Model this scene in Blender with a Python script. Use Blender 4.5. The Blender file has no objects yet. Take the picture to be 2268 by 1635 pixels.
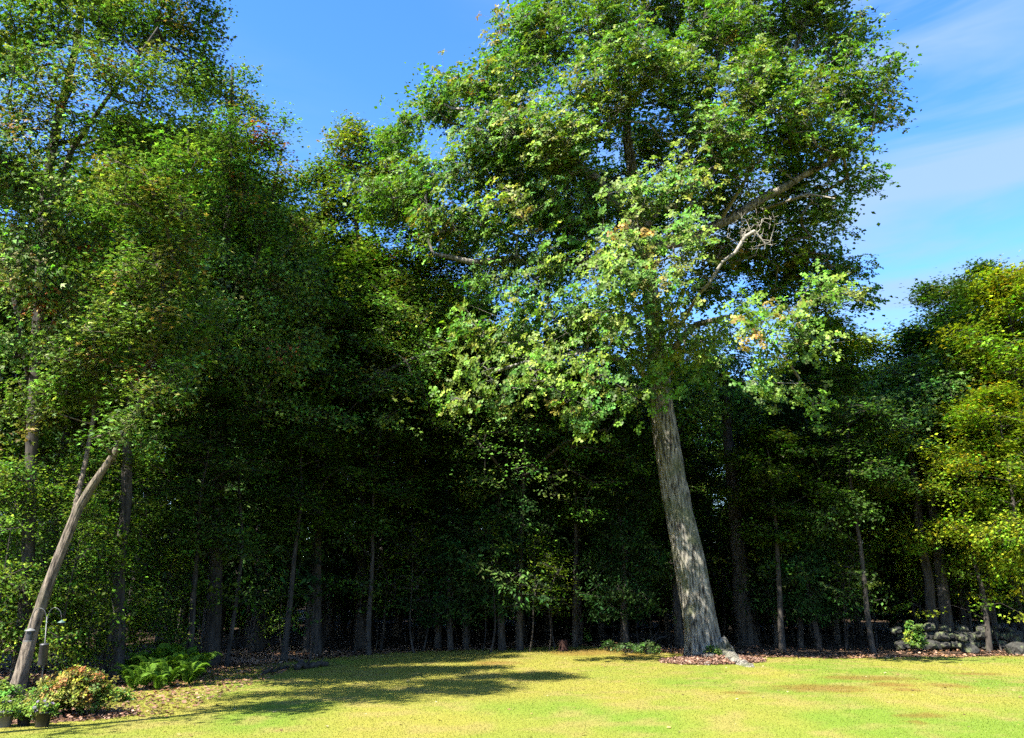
import bpy, math, numpy as np
from mathutils import Vector
rad = math.radians

# ------------------------------------------------------------------ camera
CAM_H, PITCH, FPX = 2.2, rad(15.45), 1746.0          # FPX: focal length for a 2268 px wide frame
sc = bpy.context.scene
cam = bpy.data.objects.new('camera', bpy.data.cameras.new('camera'))
sc.collection.objects.link(cam)
cam.location = (0, 0, CAM_H)
cam.rotation_euler = (rad(90) + PITCH, 0, 0)
cam.data.sensor_width = 36.0
cam.data.lens = 36.0 * FPX / 2268.0
cam.data.clip_end = 2000.0
sc.camera = cam

# ------------------------------------------------------------------ sun and sky
SUN_EL = rad(50)
TRAVEL = np.array([0.70, 0.714])                      # ground direction in which the sunlight travels
sun = bpy.data.objects.new('sun', bpy.data.lights.new('sun', 'SUN'))
sc.collection.objects.link(sun)
sun.data.energy = 5.0
sun.data.angle = rad(0.5)
sun.data.color = (1.0, 0.95, 0.86)
sun.rotation_euler = Vector((TRAVEL[0] * math.cos(SUN_EL), TRAVEL[1] * math.cos(SUN_EL), -math.sin(SUN_EL))).to_track_quat('-Z', 'Y').to_euler()
sun.location = (-20, -20, 40)

world = bpy.data.worlds.new('World'); sc.world = world; world.use_nodes = True
nt = world.node_tree; N = nt.nodes; LK = nt.links
N.clear()
out = N.new('ShaderNodeOutputWorld'); bg = N.new('ShaderNodeBackground')
sky = N.new('ShaderNodeTexSky'); sky.sky_type = 'NISHITA'; sky.sun_disc = False
sky.sun_elevation = SUN_EL; sky.sun_rotation = math.atan2(-TRAVEL[0], -TRAVEL[1]) % (2 * math.pi)
sky.altitude = 100; sky.air_density = 1.0; sky.dust_density = 0.3; sky.ozone_density = 3.0
hs = N.new('ShaderNodeHueSaturation'); hs.inputs['Hue'].default_value = 0.51; hs.inputs['Saturation'].default_value = 1.28; hs.inputs['Value'].default_value = 1.0
tc = N.new('ShaderNodeTexCoord')
mp = N.new('ShaderNodeMapping'); mp.inputs['Scale'].default_value = (1.6, 1.6, 9.0); mp.inputs['Rotation'].default_value = (0.10, 0.18, 0.3)
nz = N.new('ShaderNodeTexNoise'); nz.inputs['Scale'].default_value = 1.7; nz.inputs['Detail'].default_value = 5.0; nz.inputs['Roughness'].default_value = 0.55; nz.inputs['Distortion'].default_value = 0.6
mp2 = N.new('ShaderNodeMapping'); mp2.inputs['Location'].default_value = (2.3, 0.7, 1.1)
nz2 = N.new('ShaderNodeTexNoise'); nz2.inputs['Scale'].default_value = 1.25; nz2.inputs['Detail'].default_value = 1.0
r1 = N.new('ShaderNodeMapRange'); r1.inputs['From Min'].default_value = 0.38; r1.inputs['From Max'].default_value = 0.64
r2 = N.new('ShaderNodeMapRange'); r2.inputs['From Min'].default_value = 0.38; r2.inputs['From Max'].default_value = 0.54
mu = N.new('ShaderNodeMath'); mu.operation = 'MULTIPLY'
mu2 = N.new('ShaderNodeMath'); mu2.operation = 'MULTIPLY'; mu2.inputs[1].default_value = 0.8
mx = N.new('ShaderNodeMix'); mx.data_type = 'RGBA'; mx.inputs['B'].default_value = (1.05, 1.5, 2.1, 1)
LK.new(tc.outputs['Generated'], mp.inputs['Vector']); LK.new(mp.outputs[0], nz.inputs['Vector'])
LK.new(tc.outputs['Generated'], mp2.inputs['Vector']); LK.new(mp2.outputs[0], nz2.inputs['Vector'])
LK.new(nz.outputs['Fac'], r1.inputs['Value']); LK.new(nz2.outputs['Fac'], r2.inputs['Value'])
LK.new(r1.outputs[0], mu.inputs[0]); LK.new(r2.outputs[0], mu.inputs[1]); LK.new(mu.outputs[0], mu2.inputs[0])
LK.new(sky.outputs[0], hs.inputs['Color']); LK.new(hs.outputs[0], mx.inputs['A']); LK.new(mu2.outputs[0], mx.inputs['Factor'])
LK.new(mx.outputs['Result'], bg.inputs['Color']); LK.new(bg.outputs[0], out.inputs['Surface'])
bg.inputs['Strength'].default_value = 0.105

vs = sc.view_settings
vs.view_transform = 'Standard'; vs.look = 'None'; vs.gamma = 1.0; vs.use_curve_mapping = False
vs.exposure = 2.2
cy = sc.cycles
cy.max_bounces = 3; cy.diffuse_bounces = 1; cy.glossy_bounces = 1; cy.transmission_bounces = 2; cy.transparent_max_bounces = 4
cy.caustics_reflective = False; cy.caustics_refractive = False
cy.use_denoising = False
cy.use_adaptive_sampling = True; cy.adaptive_threshold = 0.03
cy.sample_clamp_indirect = 4.0

# ------------------------------------------------------------------ helpers
RNG = np.random.default_rng(7)
COL = sc.collection
cp, sp = math.cos(PITCH), math.sin(PITCH)
def ray(px, py):
    x = (px - 1134.0) / FPX; y = (817.5 - py) / FPX
    return np.array([x, cp - y * sp, sp + y * cp])
def at(px, py, Y):
    d = ray(px, py); s = Y / d[1]
    return np.array([0, 0, CAM_H]) + d * s
def ground(px, py):
    d = ray(px, py); s = -CAM_H / d[2]
    return np.array([d[0] * s, d[1] * s, 0.0])

def vnoise(p, seed=0):
    p = np.asarray(p, float); i = np.floor(p).astype(np.int64); f = p - i; f = f * f * (3 - 2 * f)
    def h(a, b, c):
        n = (a * 73856093) ^ (b * 19349663) ^ (c * 83492791) ^ (seed * 2654435761)
        n = (n ^ (n >> 13)) * 1274126177 & 0x7fffffff
        return ((n ^ (n >> 16)) & 0xffff) / 65535.0
    r = 0
    for a in (0, 1):
        for b in (0, 1):
            for c in (0, 1):
                w = (f[:, 0] if a else 1 - f[:, 0]) * (f[:, 1] if b else 1 - f[:, 1]) * (f[:, 2] if c else 1 - f[:, 2])
                r = r + w * h(i[:, 0] + a, i[:, 1] + b, i[:, 2] + c)
    return r
def fbm2(x, y, s, seed=0):
    p = np.stack([x / s, y / s, np.zeros_like(x)], 1)
    return 0.6 * vnoise(p, seed) + 0.3 * vnoise(p * 2.1 + 5, seed + 1) + 0.1 * vnoise(p * 4.3 + 9, seed + 2)
def gz(x, y):                                        # gentle lie of the land
    x = np.atleast_1d(np.asarray(x, float)); y = np.atleast_1d(np.asarray(y, float))
    w = np.clip((np.hypot(x, y) - 34) / 60, 0, 1)
    return 0.22 * (fbm2(x, y, 9.0, 40) - 0.5) + w * 0.8 * (fbm2(x, y, 25.0, 44) - .5)
def G(px, py):
    p = ground(px, py); p[2] = gz(p[0], p[1])[0]; return p
def norm(v): return v / np.maximum(np.linalg.norm(v, axis=-1, keepdims=True), 1e-9)

def mesh_np(name, V, F, mat, parent=None, col=None, smooth=False, off=None):
    """one mesh object out of numpy arrays; F holds triangles or quads"""
    V = np.asarray(V, np.float32); F = np.asarray(F, np.int32)
    if off is not None: V = V - np.asarray(off, np.float32)
    me = bpy.data.meshes.new(name)
    n, k = F.shape
    me.vertices.add(len(V)); me.vertices.foreach_set('co', V.ravel())
    me.loops.add(n * k); me.loops.foreach_set('vertex_index', F.ravel())
    me.polygons.add(n); me.polygons.foreach_set('loop_start', np.arange(n, dtype=np.int32) * k)
    if smooth: me.polygons.foreach_set('use_smooth', np.ones(n, bool))
    if col is not None:
        c = np.ones((len(V), 4), np.float32); c[:, :3] = col
        a = me.color_attributes.new('Col', 'FLOAT_COLOR', 'POINT'); a.data.foreach_set('color', c.ravel())
    me.update(calc_edges=True)
    me.materials.append(mat)
    o = bpy.data.objects.new(name, me); COL.objects.link(o)
    if parent is not None: o.parent = parent
    return o
def tag(o, label=None, cat=None, group=None, kind=None):
    if label: o['label'] = label
    if cat: o['category'] = cat
    if group: o['group'] = group
    if kind: o['kind'] = kind
    return o
def empty(name, loc, label=None, cat=None, group=None, rz=0.0, s=1.0):
    o = bpy.data.objects.new(name, None); COL.objects.link(o)
    o.location = [float(v) for v in loc]; o.rotation_euler[2] = rz; o.scale = (s, s, s); o.empty_display_size = 0.2
    return tag(o, label, cat, group)
def copy_tree(o, loc, rz, s, label=None, group=None, parent=None, squash=1.0):
    c = o.copy(); COL.objects.link(c); c.parent = parent
    if parent is None:
        c.location = [float(v) for v in loc]; c.rotation_euler = (0, 0, rz); c.scale = (s, s, s * squash)
        if label: c['label'] = label
        if group: c['group'] = group
    for ch in KIDS.get(o.name, []):
        k = copy_tree(ch, None, 0, 1, parent=c)
        KIDS.setdefault(c.name, []).append(k)
    return c
KIDS = {}
def kid(parent, o): KIDS.setdefault(parent.name, []).append(o); return o

class MB:                                            # collects tubes, lathes and boxes into one mesh
    def __init__(s): s.V = []; s.F = []; s.n = 0
    def add(s, V, F):
        s.V.append(np.asarray(V, float)); s.F.append(np.asarray(F, int) + s.n); s.n += len(V)
    def tube(s, pts, rr, k=8, cap=True, bump=0.0, seed=0):
        pts = np.asarray(pts, float); m = len(pts); rr = np.broadcast_to(np.asarray(rr, float), (m,))
        t = norm(np.gradient(pts, axis=0)); a = np.array([0., 0, 1]) if abs(t[0, 2]) < .9 else np.array([1., 0, 0])
        u = norm(np.cross(t[0], a)); U = []
        for i in range(m):
            u = norm(u - t[i] * np.dot(u, t[i])); U.append(u)
        U = np.array(U); W = np.cross(t, U)
        th = np.linspace(0, 2 * np.pi, k, endpoint=False)
        V = pts[:, None, :] + rr[:, None, None] * (np.cos(th)[None, :, None] * U[:, None, :] + np.sin(th)[None, :, None] * W[:, None, :])
        V = V.reshape(-1, 3)
        if bump: V = V + norm(V - np.repeat(pts, k, 0)) * ((vnoise(V * 9, seed) - .5) * bump)[:, None]
        F = []
        for i in range(m - 1):
            for j in range(k):
                F.append((i * k + j, i * k + (j + 1) % k, (i + 1) * k + (j + 1) % k, (i + 1) * k + j))
        if cap:
            V = np.concatenate([V, pts[:1], pts[-1:]]); c0, c1 = m * k, m * k + 1
            for j in range(k):
                F.append((c0, (j + 1) % k, j, c0)); F.append((c1, (m - 1) * k + j, (m - 1) * k + (j + 1) % k, c1))
        s.add(V, [(a, b, c, d) for a, b, c, d in F])
    def lathe(s, prof, c=(0, 0, 0), k=20):
        th = np.linspace(0, 2 * np.pi, k, endpoint=False); V = []; F = []
        for r, z in prof:
            V += [(c[0] + r * math.cos(a), c[1] + r * math.sin(a), c[2] + z) for a in th]
        for i in range(len(prof) - 1):
            for j in range(k): F.append((i * k + j, i * k + (j + 1) % k, (i + 1) * k + (j + 1) % k, (i + 1) * k + j))
        s.add(V, F)
    def build(s, name, mat, parent=None, smooth=True, off=None):
        V = np.concatenate(s.V); F = np.concatenate(s.F)
        me = bpy.data.meshes.new(name)
        if off is not None: V = V - np.asarray(off)
        me.from_pydata(V.tolist(), [], [tuple(dict.fromkeys(f)) for f in F.tolist()])
        for p in me.polygons: p.use_smooth = smooth
        me.materials.append(mat)
        o = bpy.data.objects.new(name, me); COL.objects.link(o)
        if parent is not None: o.parent = parent
        return o

# ------------------------------------------------------------------ materials
def new_mat(name):
    m = bpy.data.materials.new(name); m.use_nodes = True
    return m, m.node_tree.nodes, m.node_tree.links, m.node_tree.nodes['Principled BSDF']
def leaf_mat(name, trans=0.36, rough=0.5, spec=0.4, tint=(1.0, 1.12, 0.5)):
    m, n, l, b = new_mat(name)
    a = n.new('ShaderNodeAttribute'); a.attribute_name = 'Col'
    b.inputs['Roughness'].default_value = rough; b.inputs['Specular IOR Level'].default_value = spec
    l.new(a.outputs['Color'], b.inputs['Base Color'])
    t = n.new('ShaderNodeBsdfTranslucent'); v = n.new('ShaderNodeVectorMath'); v.operation = 'MULTIPLY'; v.inputs[1].default_value = tint
    l.new(a.outputs['Color'], v.inputs[0]); l.new(v.outputs[0], t.inputs['Color'])
    x = n.new('ShaderNodeMixShader'); x.inputs[0].default_value = trans
    l.new(b.outputs[0], x.inputs[1]); l.new(t.outputs[0], x.inputs[2]); l.new(x.outputs[0], n['Material Output'].inputs['Surface'])
    return m
def noise_mat(name, c1, c2, scale=(1, 1, 1), s=4.0, rough=0.9, bump=0.0, detail=6.0, c3=None, spec=0.2, bdist=0.02, lo=.35, hi=.65):
    m, n, l, b = new_mat(name)
    tcd = n.new('ShaderNodeTexCoord'); mpn = n.new('ShaderNodeMapping'); mpn.inputs['Scale'].default_value = scale
    no = n.new('ShaderNodeTexNoise'); no.inputs['Scale'].default_value = s; no.inputs['Detail'].default_value = detail; no.inputs['Roughness'].default_value = 0.65
    r = n.new('ShaderNodeValToRGB'); r.color_ramp.elements[0].position = lo; r.color_ramp.elements[1].position = hi
    r.color_ramp.elements[0].color = (*c1, 1); r.color_ramp.elements[1].color = (*c2, 1)
    l.new(tcd.outputs['Object'], mpn.inputs[0]); l.new(mpn.outputs[0], no.inputs['Vector']); l.new(no.outputs['Fac'], r.inputs[0])
    last = r.outputs[0]
    if c3:
        n2 = n.new('ShaderNodeTexNoise'); n2.inputs['Scale'].default_value = 1.3; n2.inputs['Detail'].default_value = 4
        q = n.new('ShaderNodeMapRange'); q.inputs['From Min'].default_value = .52; q.inputs['From Max'].default_value = .66; q.inputs['To Max'].default_value = .75
        mxx = n.new('ShaderNodeMix'); mxx.data_type = 'RGBA'; mxx.inputs['B'].default_value = (*c3, 1)
        l.new(tcd.outputs['Object'], n2.inputs['Vector']); l.new(n2.outputs['Fac'], q.inputs['Value'])
        l.new(q.outputs[0], mxx.inputs['Factor']); l.new(last, mxx.inputs['A']); last = mxx.outputs['Result']
    l.new(last, b.inputs['Base Color'])
    b.inputs['Roughness'].default_value = rough; b.inputs['Specular IOR Level'].default_value = spec
    if bump:
        bp = n.new('ShaderNodeBump'); bp.inputs['Strength'].default_value = bump; bp.inputs['Distance'].default_value = bdist
        l.new(no.outputs['Fac'], bp.inputs['Height']); l.new(bp.outputs[0], b.inputs['Normal'])
    return m
def attr_mat(name, rough=0.9, spec=0.15, s=30.0, amp=0.35, bump=0.3):
    m, n, l, b = new_mat(name)
    a = n.new('ShaderNodeAttribute'); a.attribute_name = 'Col'
    tcd = n.new('ShaderNodeTexCoord'); no = n.new('ShaderNodeTexNoise'); no.inputs['Scale'].default_value = s; no.inputs['Detail'].default_value = 6
    r = n.new('ShaderNodeMapRange'); r.inputs['From Min'].default_value = .3; r.inputs['From Max'].default_value = .7; r.inputs['To Min'].default_value = 1 - amp; r.inputs['To Max'].default_value = 1 + amp
    v = n.new('ShaderNodeVectorMath'); v.operation = 'SCALE'
    l.new(tcd.outputs['Object'], no.inputs['Vector']); l.new(no.outputs['Fac'], r.inputs['Value'])
    l.new(a.outputs['Color'], v.inputs[0]); l.new(r.outputs[0], v.inputs['Scale']); l.new(v.outputs[0], b.inputs['Base Color'])
    bp = n.new('ShaderNodeBump'); bp.inputs['Strength'].default_value = bump; bp.inputs['Distance'].default_value = 0.03
    l.new(no.outputs['Fac'], bp.inputs['Height']); l.new(bp.outputs[0], b.inputs['Normal'])
    b.inputs['Roughness'].default_value = rough; b.inputs['Specular IOR Level'].default_value = spec
    return m
M_LEAF = leaf_mat('broad_leaf', trans=.40, spec=0.2, rough=.5)
M_SOFT = leaf_mat('soft_leaf', trans=0.42, rough=.6, spec=0.08)
M_NEEDLE = leaf_mat('needle', trans=0.2, rough=.7, spec=0.05)
M_DRY = leaf_mat('dry_leaf', trans=0.1, rough=.8, spec=0.2, tint=(1, .8, .6))
M_GRASS = leaf_mat('grass_blade', trans=0.25, rough=.7, spec=0.15, tint=(1.1, 1.1, .6))
M_LAWN = attr_mat('lawn_turf', s=26.0, amp=.22)
M_OAKBARK = noise_mat('oak_bark', (.02, .018, .015), (.235, .215, .175), (1, 1, .14), 15.0, bump=1.0, c3=(.06, .07, .032), bdist=.05, lo=.40, hi=.60)
M_BARK = noise_mat('grey_bark', (.014, .012, .010), (.062, .053, .043), (1, 1, .2), 9.0, bump=.6)  # bark tones lowered to make the wood's shade read darker
M_LEANBARK = noise_mat('pale_ridged_bark', (.022, .018, .014), (.19, .155, .115), (1, 1, .2), 15.0, bump=1.0, bdist=.035, c3=(.075, .07, .042), lo=.36, hi=.62)
M_DEAD = noise_mat('bleached_dead_wood', (.11, .10, .08), (.25, .225, .18), (1, 1, .4), 12.0, bump=.3)
M_FLOOR = noise_mat('leaf_litter_ground', (.02, .014, .009), (.085, .053, .03), (1, 1, 1), 9.0, bump=.5, bdist=.05)
M_MULCH = noise_mat('bark_mulch', (.05, .028, .018), (.18, .10, .065), (1, 1, 1), 22.0, bump=.6)
M_STONE = noise_mat('lichen_stone', (.014, .014, .012), (.05, .048, .041), (1, 1, 1), 5.0, bump=.5, c3=(.12, .14, .06))  # greys lowered to stand in for shade on the wall; lichen is real
M_METAL = noise_mat('dull_grey_metal', (.022, .024, .024), (.045, .047, .045), s=30.0, rough=.45, spec=.5)
M_BLACK = noise_mat('black_coated_metal', (.012, .012, .013), (.024, .024, .026), s=14.0, rough=.5, spec=.5)
M_WHITE = noise_mat('pale_grey_plastic', (.11, .11, .105), (.16, .16, .155), s=20.0, rough=.5, spec=.4)
M_GREENM = noise_mat('verdigris_metal', (.035, .07, .055), (.07, .12, .10), s=30.0, rough=.5, spec=.5)
M_POT = noise_mat('black_plastic_pot', (.006, .006, .0065), (.014, .013, .013), s=12.0, rough=.45, spec=.5)
M_GPOT = noise_mat('grey_plastic_pot', (.06, .062, .062), (.10, .103, .103), s=12.0, rough=.5, spec=.4)
M_TERRA = noise_mat('weathered_terracotta', (.26, .12, .08), (.42, .22, .15), s=12.0, rough=.8)
M_SOIL = noise_mat('potting_soil', (.02, .014, .01), (.06, .04, .03), s=30.0, bump=.5)
M_PETAL = leaf_mat('petal', trans=.3, rough=.6, spec=.2, tint=(1, 1, 1))
M_STUMP = noise_mat('rotting_red_wood', (.018, .008, .006), (.045, .02, .014), (1, 1, .3), 14.0, bump=.6)

# ------------------------------------------------------------------ ground, lawn, grass
gx = np.concatenate([[-600, -300, -150], np.arange(-80, 81, 2.0), [150, 300, 600]])
gy = np.concatenate([[-600, -200, -60], np.arange(-30, 111, 2.0), [160, 300, 600]])
X, Y = np.meshgrid(gx, gy, indexing='ij'); Z = gz(X.ravel(), Y.ravel()) - 0.05
a, b = len(gx), len(gy); idx = np.arange(a * b).reshape(a, b)
Q = np.stack([idx[:-1, :-1], idx[1:, :-1], idx[1:, 1:], idx[:-1, 1:]], -1).reshape(-1, 4)
tag(mesh_np('forest_floor', np.stack([X.ravel(), Y.ravel(), Z], 1), Q, M_FLOOR, smooth=True), kind='structure')

EDGE = [G(x, y)[:2] for x, y in ((300, 1518), (380, 1512), (440, 1488), (520, 1468), (640, 1462), (760, 1452), (900, 1442), (1040, 1437), (1160, 1433), (1290, 1429),
        (1390, 1436), (1470, 1444), (1560, 1452), (1680, 1458), (1850, 1461), (2050, 1458), (2200, 1455), (2330, 1452), (2700, 1448))]
POLY = np.array([(-14, -12), (-12.0, 6.0), (-10.4, 11.0)] + [tuple(G(20, 1604)[:2]), tuple(G(120, 1596)[:2]), tuple(G(190, 1560)[:2])] + [tuple(e) for e in EDGE] + [(30, 26), (30, -12)])
def inside(x, y):
    x = x + 0.35 * (fbm2(x, y, 0.7, 3) - .5); y = y + 0.9 * (fbm2(x, y, .9, 8) - .5)
    r = np.zeros(len(x), bool); m = len(POLY)
    for i in range(m):
        (x1, y1), (x2, y2) = POLY[i], POLY[(i + 1) % m]
        if y1 == y2: continue
        c = ((y1 > y) != (y2 > y)) & (x < (x2 - x1) * (y - y1) / (y2 - y1) + x1); r ^= c
    return r
PATCH = [(1935, 1507, 95, 6), (1820, 1528, 120, 9), (1965, 1522, 60, 5), (2010, 1533, 40, 4), (2095, 1522, 55, 5), (2040, 1588, 50, 6), (2035, 1603, 25, 4), (1640, 1537, 45, 4), (2160, 1494, 70, 3),
         (1300, 1443, 90, 8), (1400, 1450, 40, 4), (1100, 1470, 60, 5), (560, 1468, 60, 7)]
PW = [(G(x, y), G(x + w, y), G(x, y - h)) for x, y, w, h in PATCH]
def lawn_col(x, y):
    n1 = fbm2(x, y * .6, 2.3, 11); n2 = fbm2(x, y, 0.5, 17); n3 = fbm2(x, y, 6.0, 23)
    yel = np.array([.168, .158, .024]); grn = np.array([.10, .148, .014]); tan = np.array([.19, .148, .045]); brn = np.array([.12, .052, .012])
    c = yel[None] + (grn - yel)[None] * np.clip((n1 - .5) * 3.0 + (n3 - .5) * 2.2, 0, 1)[:, None]
    c = c + (tan - c) * np.clip((n2 - .5) * 2.6, 0, .6)[:, None]
    near = np.clip((12.5 - np.hypot(x - .5, y)) / 3, 0, 1)[:, None] * np.clip((n3 - .3) * 3, 0, 1)[:, None]
    c = c + (grn - c) * near * .5
    m = np.zeros(len(x))
    for p0, p1, p2 in PW:
        rx = max(abs(p1[0] - p0[0]), .1); ry = max(abs(p2[1] - p0[1]), .25)
        d = ((x - p0[0]) / rx) ** 2 + ((y - p0[1]) / ry) ** 2
        m = np.maximum(m, np.clip(1.25 - d - 1.4 * (n2 - .5) - (fbm2(x, y, .25, 31) - .5), 0, 1))
    c = c + (brn - c) * (m * .6)[:, None]
    return c
st = 0.2
gx = np.arange(-16, 30, st); gy = np.arange(3, 34, st)
X, Y = np.meshgrid(gx, gy, indexing='ij'); x, y = X.ravel(), Y.ravel()
a, b = len(gx), len(gy); idx = np.arange(a * b).reshape(a, b)
Q = np.stack([idx[:-1, :-1], idx[1:, :-1], idx[1:, 1:], idx[:-1, 1:]], -1).reshape(-1, 4)
cx, cyy = (x[Q].mean(1), y[Q].mean(1)); Q = Q[inside(cx, cyy)]
V = np.stack([x, y, gz(x, y)], 1); u, inv = np.unique(Q, return_inverse=True)
tag(mesh_np('lawn', V[u], inv.reshape(-1, 4), M_LAWN, col=lawn_col(x, y)[u], smooth=True), kind='structure')
# lawn behind and beside the camera
VB = []; 
gxb = np.arange(-40, 41, 4.0); gyb = np.concatenate([np.arange(-40, 0, 4.0), [2.98]])
X, Y = np.meshgrid(gxb, gyb, indexing='ij'); x, y = X.ravel(), Y.ravel(); a, b = len(gxb), len(gyb); idx = np.arange(a * b).reshape(a, b)
Q = np.stack([idx[:-1, :-1], idx[1:, :-1], idx[1:, 1:], idx[:-1, 1:]], -1).reshape(-1, 4)
tag(mesh_np('lawn', np.stack([x, y, gz(x, y)], 1), Q, M_LAWN, col=lawn_col(x, y), smooth=True), kind='structure')

def grass(nb):
    r = RNG.random(nb); d = 7.5 * (34 / 7.5) ** r ** 0.9; th = (RNG.random(nb) - .5) * 1.32
    x = d * np.sin(th); y = d * np.cos(th); k = inside(x, y); x, y, d = x[k], y[k], d[k]; n = len(x)
    z = gz(x, y); s = d / 11.0
    h = (.009 + .009 * RNG.random(n)) * (.75 + .25 * s); w = (.0035 + .002 * RNG.random(n)) * s
    a = RNG.random(n) * 6.283; ln = RNG.normal(0, .6, n) * h
    bx, by = np.cos(a) * w, np.sin(a) * w
    V = np.stack([np.stack([x - bx, y - by, z - .004], 1), np.stack([x + bx, y + by, z - .004], 1),
                  np.stack([x + np.cos(a + 1.3) * ln, y + np.sin(a + 1.3) * ln, z + h], 1)], 1).reshape(-1, 3)
    c = lawn_col(x, y) * (0.9 + .25 * RNG.random(n))[:, None]
    st_ = RNG.random(n) < .06; c[st_] = c[st_] * .4 + np.array([.24, .19, .08]) * .6
    g = RNG.random(n) < .18; c[g] = c[g] * .5 + np.array([.085, .14, .012]) * .5
    F = np.arange(3 * n).reshape(-1, 3)
    return tag(mesh_np('grass', V, F, M_GRASS, col=np.repeat(c, 3, 0)), 'short mown grass of the sunny lawn', 'grass', kind='stuff')
grass(420000)

# ------------------------------------------------------------------ leaves and tree growth
T_OAK = (np.array([(0, 0, 0), (.55, 0, -.02), (1, 0, -.14), (.33, .25, .05), (.76, .27, .0), (.33, -.25, .05), (.76, -.27, .0)], float),
         np.array([(0, 1, 3), (1, 2, 4), (0, 5, 1), (1, 6, 2)]))
T_MAPLE = (np.array([(0, 0, 0), (.22, .26, .03), (1, 0, -.12), (.22, -.26, .03), (.66, .55, -.05), (.66, -.55, -.05), (.42, 0, 0)], float),
           np.array([(1, 3, 2), (0, 6, 4), (0, 5, 6)]))
T_OVAL = (np.array([(0, 0, 0), (.45, .30, .05), (1, 0, -.05), (.45, -.30, .05)], float), np.array([(0, 2, 1), (0, 3, 2)]))
T_SPRAY = (np.array([(0, 0, 0), (.4, .16, 0), (1, 0, -.15), (.4, -.16, 0)], float), np.array([(0, 2, 1), (0, 3, 2)]))
T_NEEDLE = (np.array([(0, .035, 0), (0, -.035, 0), (1, 0, 0)], float), np.array([(0, 1, 2)]))
SUNV = np.array([-TRAVEL[0] * math.cos(SUN_EL), -TRAVEL[1] * math.cos(SUN_EL), math.sin(SUN_EL)])
def leaf_arrays(o, d, nrm, L, W, tpl):
    d = norm(d); s = norm(np.cross(nrm, d)); n = np.cross(d, s)
    t, f = tpl; m = len(o)
    V = (o[:, None, :] + t[None, :, 0:1] * (L[:, None, None] * d[:, None, :]) + t[None, :, 1:2] * (W[:, None, None] * s[:, None, :]) + t[None, :, 2:3] * (L[:, None, None] * n[:, None, :]))
    F = (f[None] + (np.arange(m) * len(t))[:, None, None]).reshape(-1, 3)
    return V.reshape(-1, 3), F, len(t)

def grow(pres, targets, rtip=.012, zmin=-1e9, step=.7, down=.6, seed=0):
    rng = np.random.default_rng(seed)
    cap = 200 + sum(len(p) * 6 for p in pres) + len(targets) * 14
    P = np.zeros((cap, 3)); par = np.full(cap, -1); rm = np.zeros(cap); ok = np.zeros(cap, bool); n = 0
    for k, p in enumerate(pres):
        p = np.asarray(p, float)
        q = [p[0]]
        for i in range(len(p) - 1):
            m = max(1, int(np.linalg.norm(p[i + 1, :3] - p[i, :3]) / step))
            for j in range(1, m + 1): q.append(p[i] + (p[i + 1] - p[i]) * j / m)
        q = np.array(q); last = -1
        if k: last = int(np.argmin(np.linalg.norm(P[:n] - q[0, :3], axis=1)))
        for i, w in enumerate(q):
            P[n] = w[:3]; rm[n] = w[3]; par[n] = last; ok[n] = w[2] > zmin; last = n; n += 1
    npre = n
    dd = np.min(np.linalg.norm(targets[:, None] - P[None, :n], axis=2), axis=1)
    for ti in np.argsort(dd):
        t = targets[ti]; v = P[:n] - t
        c = np.linalg.norm(v, axis=1) + down * np.maximum(0, v[:, 2] + .2) + np.where(ok[:n], 0, 1e6)
        j = int(np.argmin(c)); p0 = P[j]; L = np.linalg.norm(t - p0); m = max(1, min(12, int(L / step)))
        last = j; bend = rng.normal(0, .10, 3) * L; bend[2] += .06 * L
        for i in range(1, m + 1):
            f = i / m; P[n] = p0 + (t - p0) * f + bend * math.sin(math.pi * f); par[n] = last; ok[n] = True; last = n; n += 1
    P, par, rm = P[:n], par[:n], rm[:n]
    cnt = np.zeros(n); haskid = np.zeros(n, bool); haskid[par[par >= 0]] = True; cnt[~haskid] = 1
    for i in range(n - 1, 0, -1):
        if par[i] >= 0: cnt[par[i]] += cnt[i]
    r = np.maximum(rm, rtip * cnt ** .48)
    r[:npre] = np.maximum(rm[:npre], np.minimum(r[:npre], rm[:npre] * 1.05))
    return P, par, r, npre

def limbs(P, par, r, first, k=5, minr=0.0):
    e = np.arange(first, len(P)); e = e[(par[e] >= 0) & (r[e] > minr)]
    if len(e) == 0: return np.zeros((0, 3)), np.zeros((0, 4), int)
    A, B = P[par[e]], P[e]; ra = np.minimum(r[par[e]], r[e] * 1.25); rb = r[e]
    t = norm(B - A); h = np.where(np.abs(t[:, 2:3]) < .9, [[0, 0, 1.]], [[1., 0, 0]]); u = norm(np.cross(t, h)); w = np.cross(t, u)
    A = A - t * (ra * .4)[:, None]
    th = np.arange(k) * 2 * np.pi / k
    ring = np.cos(th)[None, :, None] * u[:, None] + np.sin(th)[None, :, None] * w[:, None]
    V = np.concatenate([A[:, None] + ring * ra[:, None, None], B[:, None] + ring * rb[:, None, None]], 1)
    j = np.arange(k); f = np.stack([j, (j + 1) % k, k + (j + 1) % k, k + j], 1)
    F = (f[None] + (np.arange(len(e)) * 2 * k)[:, None, None]).reshape(-1, 4)
    return V.reshape(-1, 3), F

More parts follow.
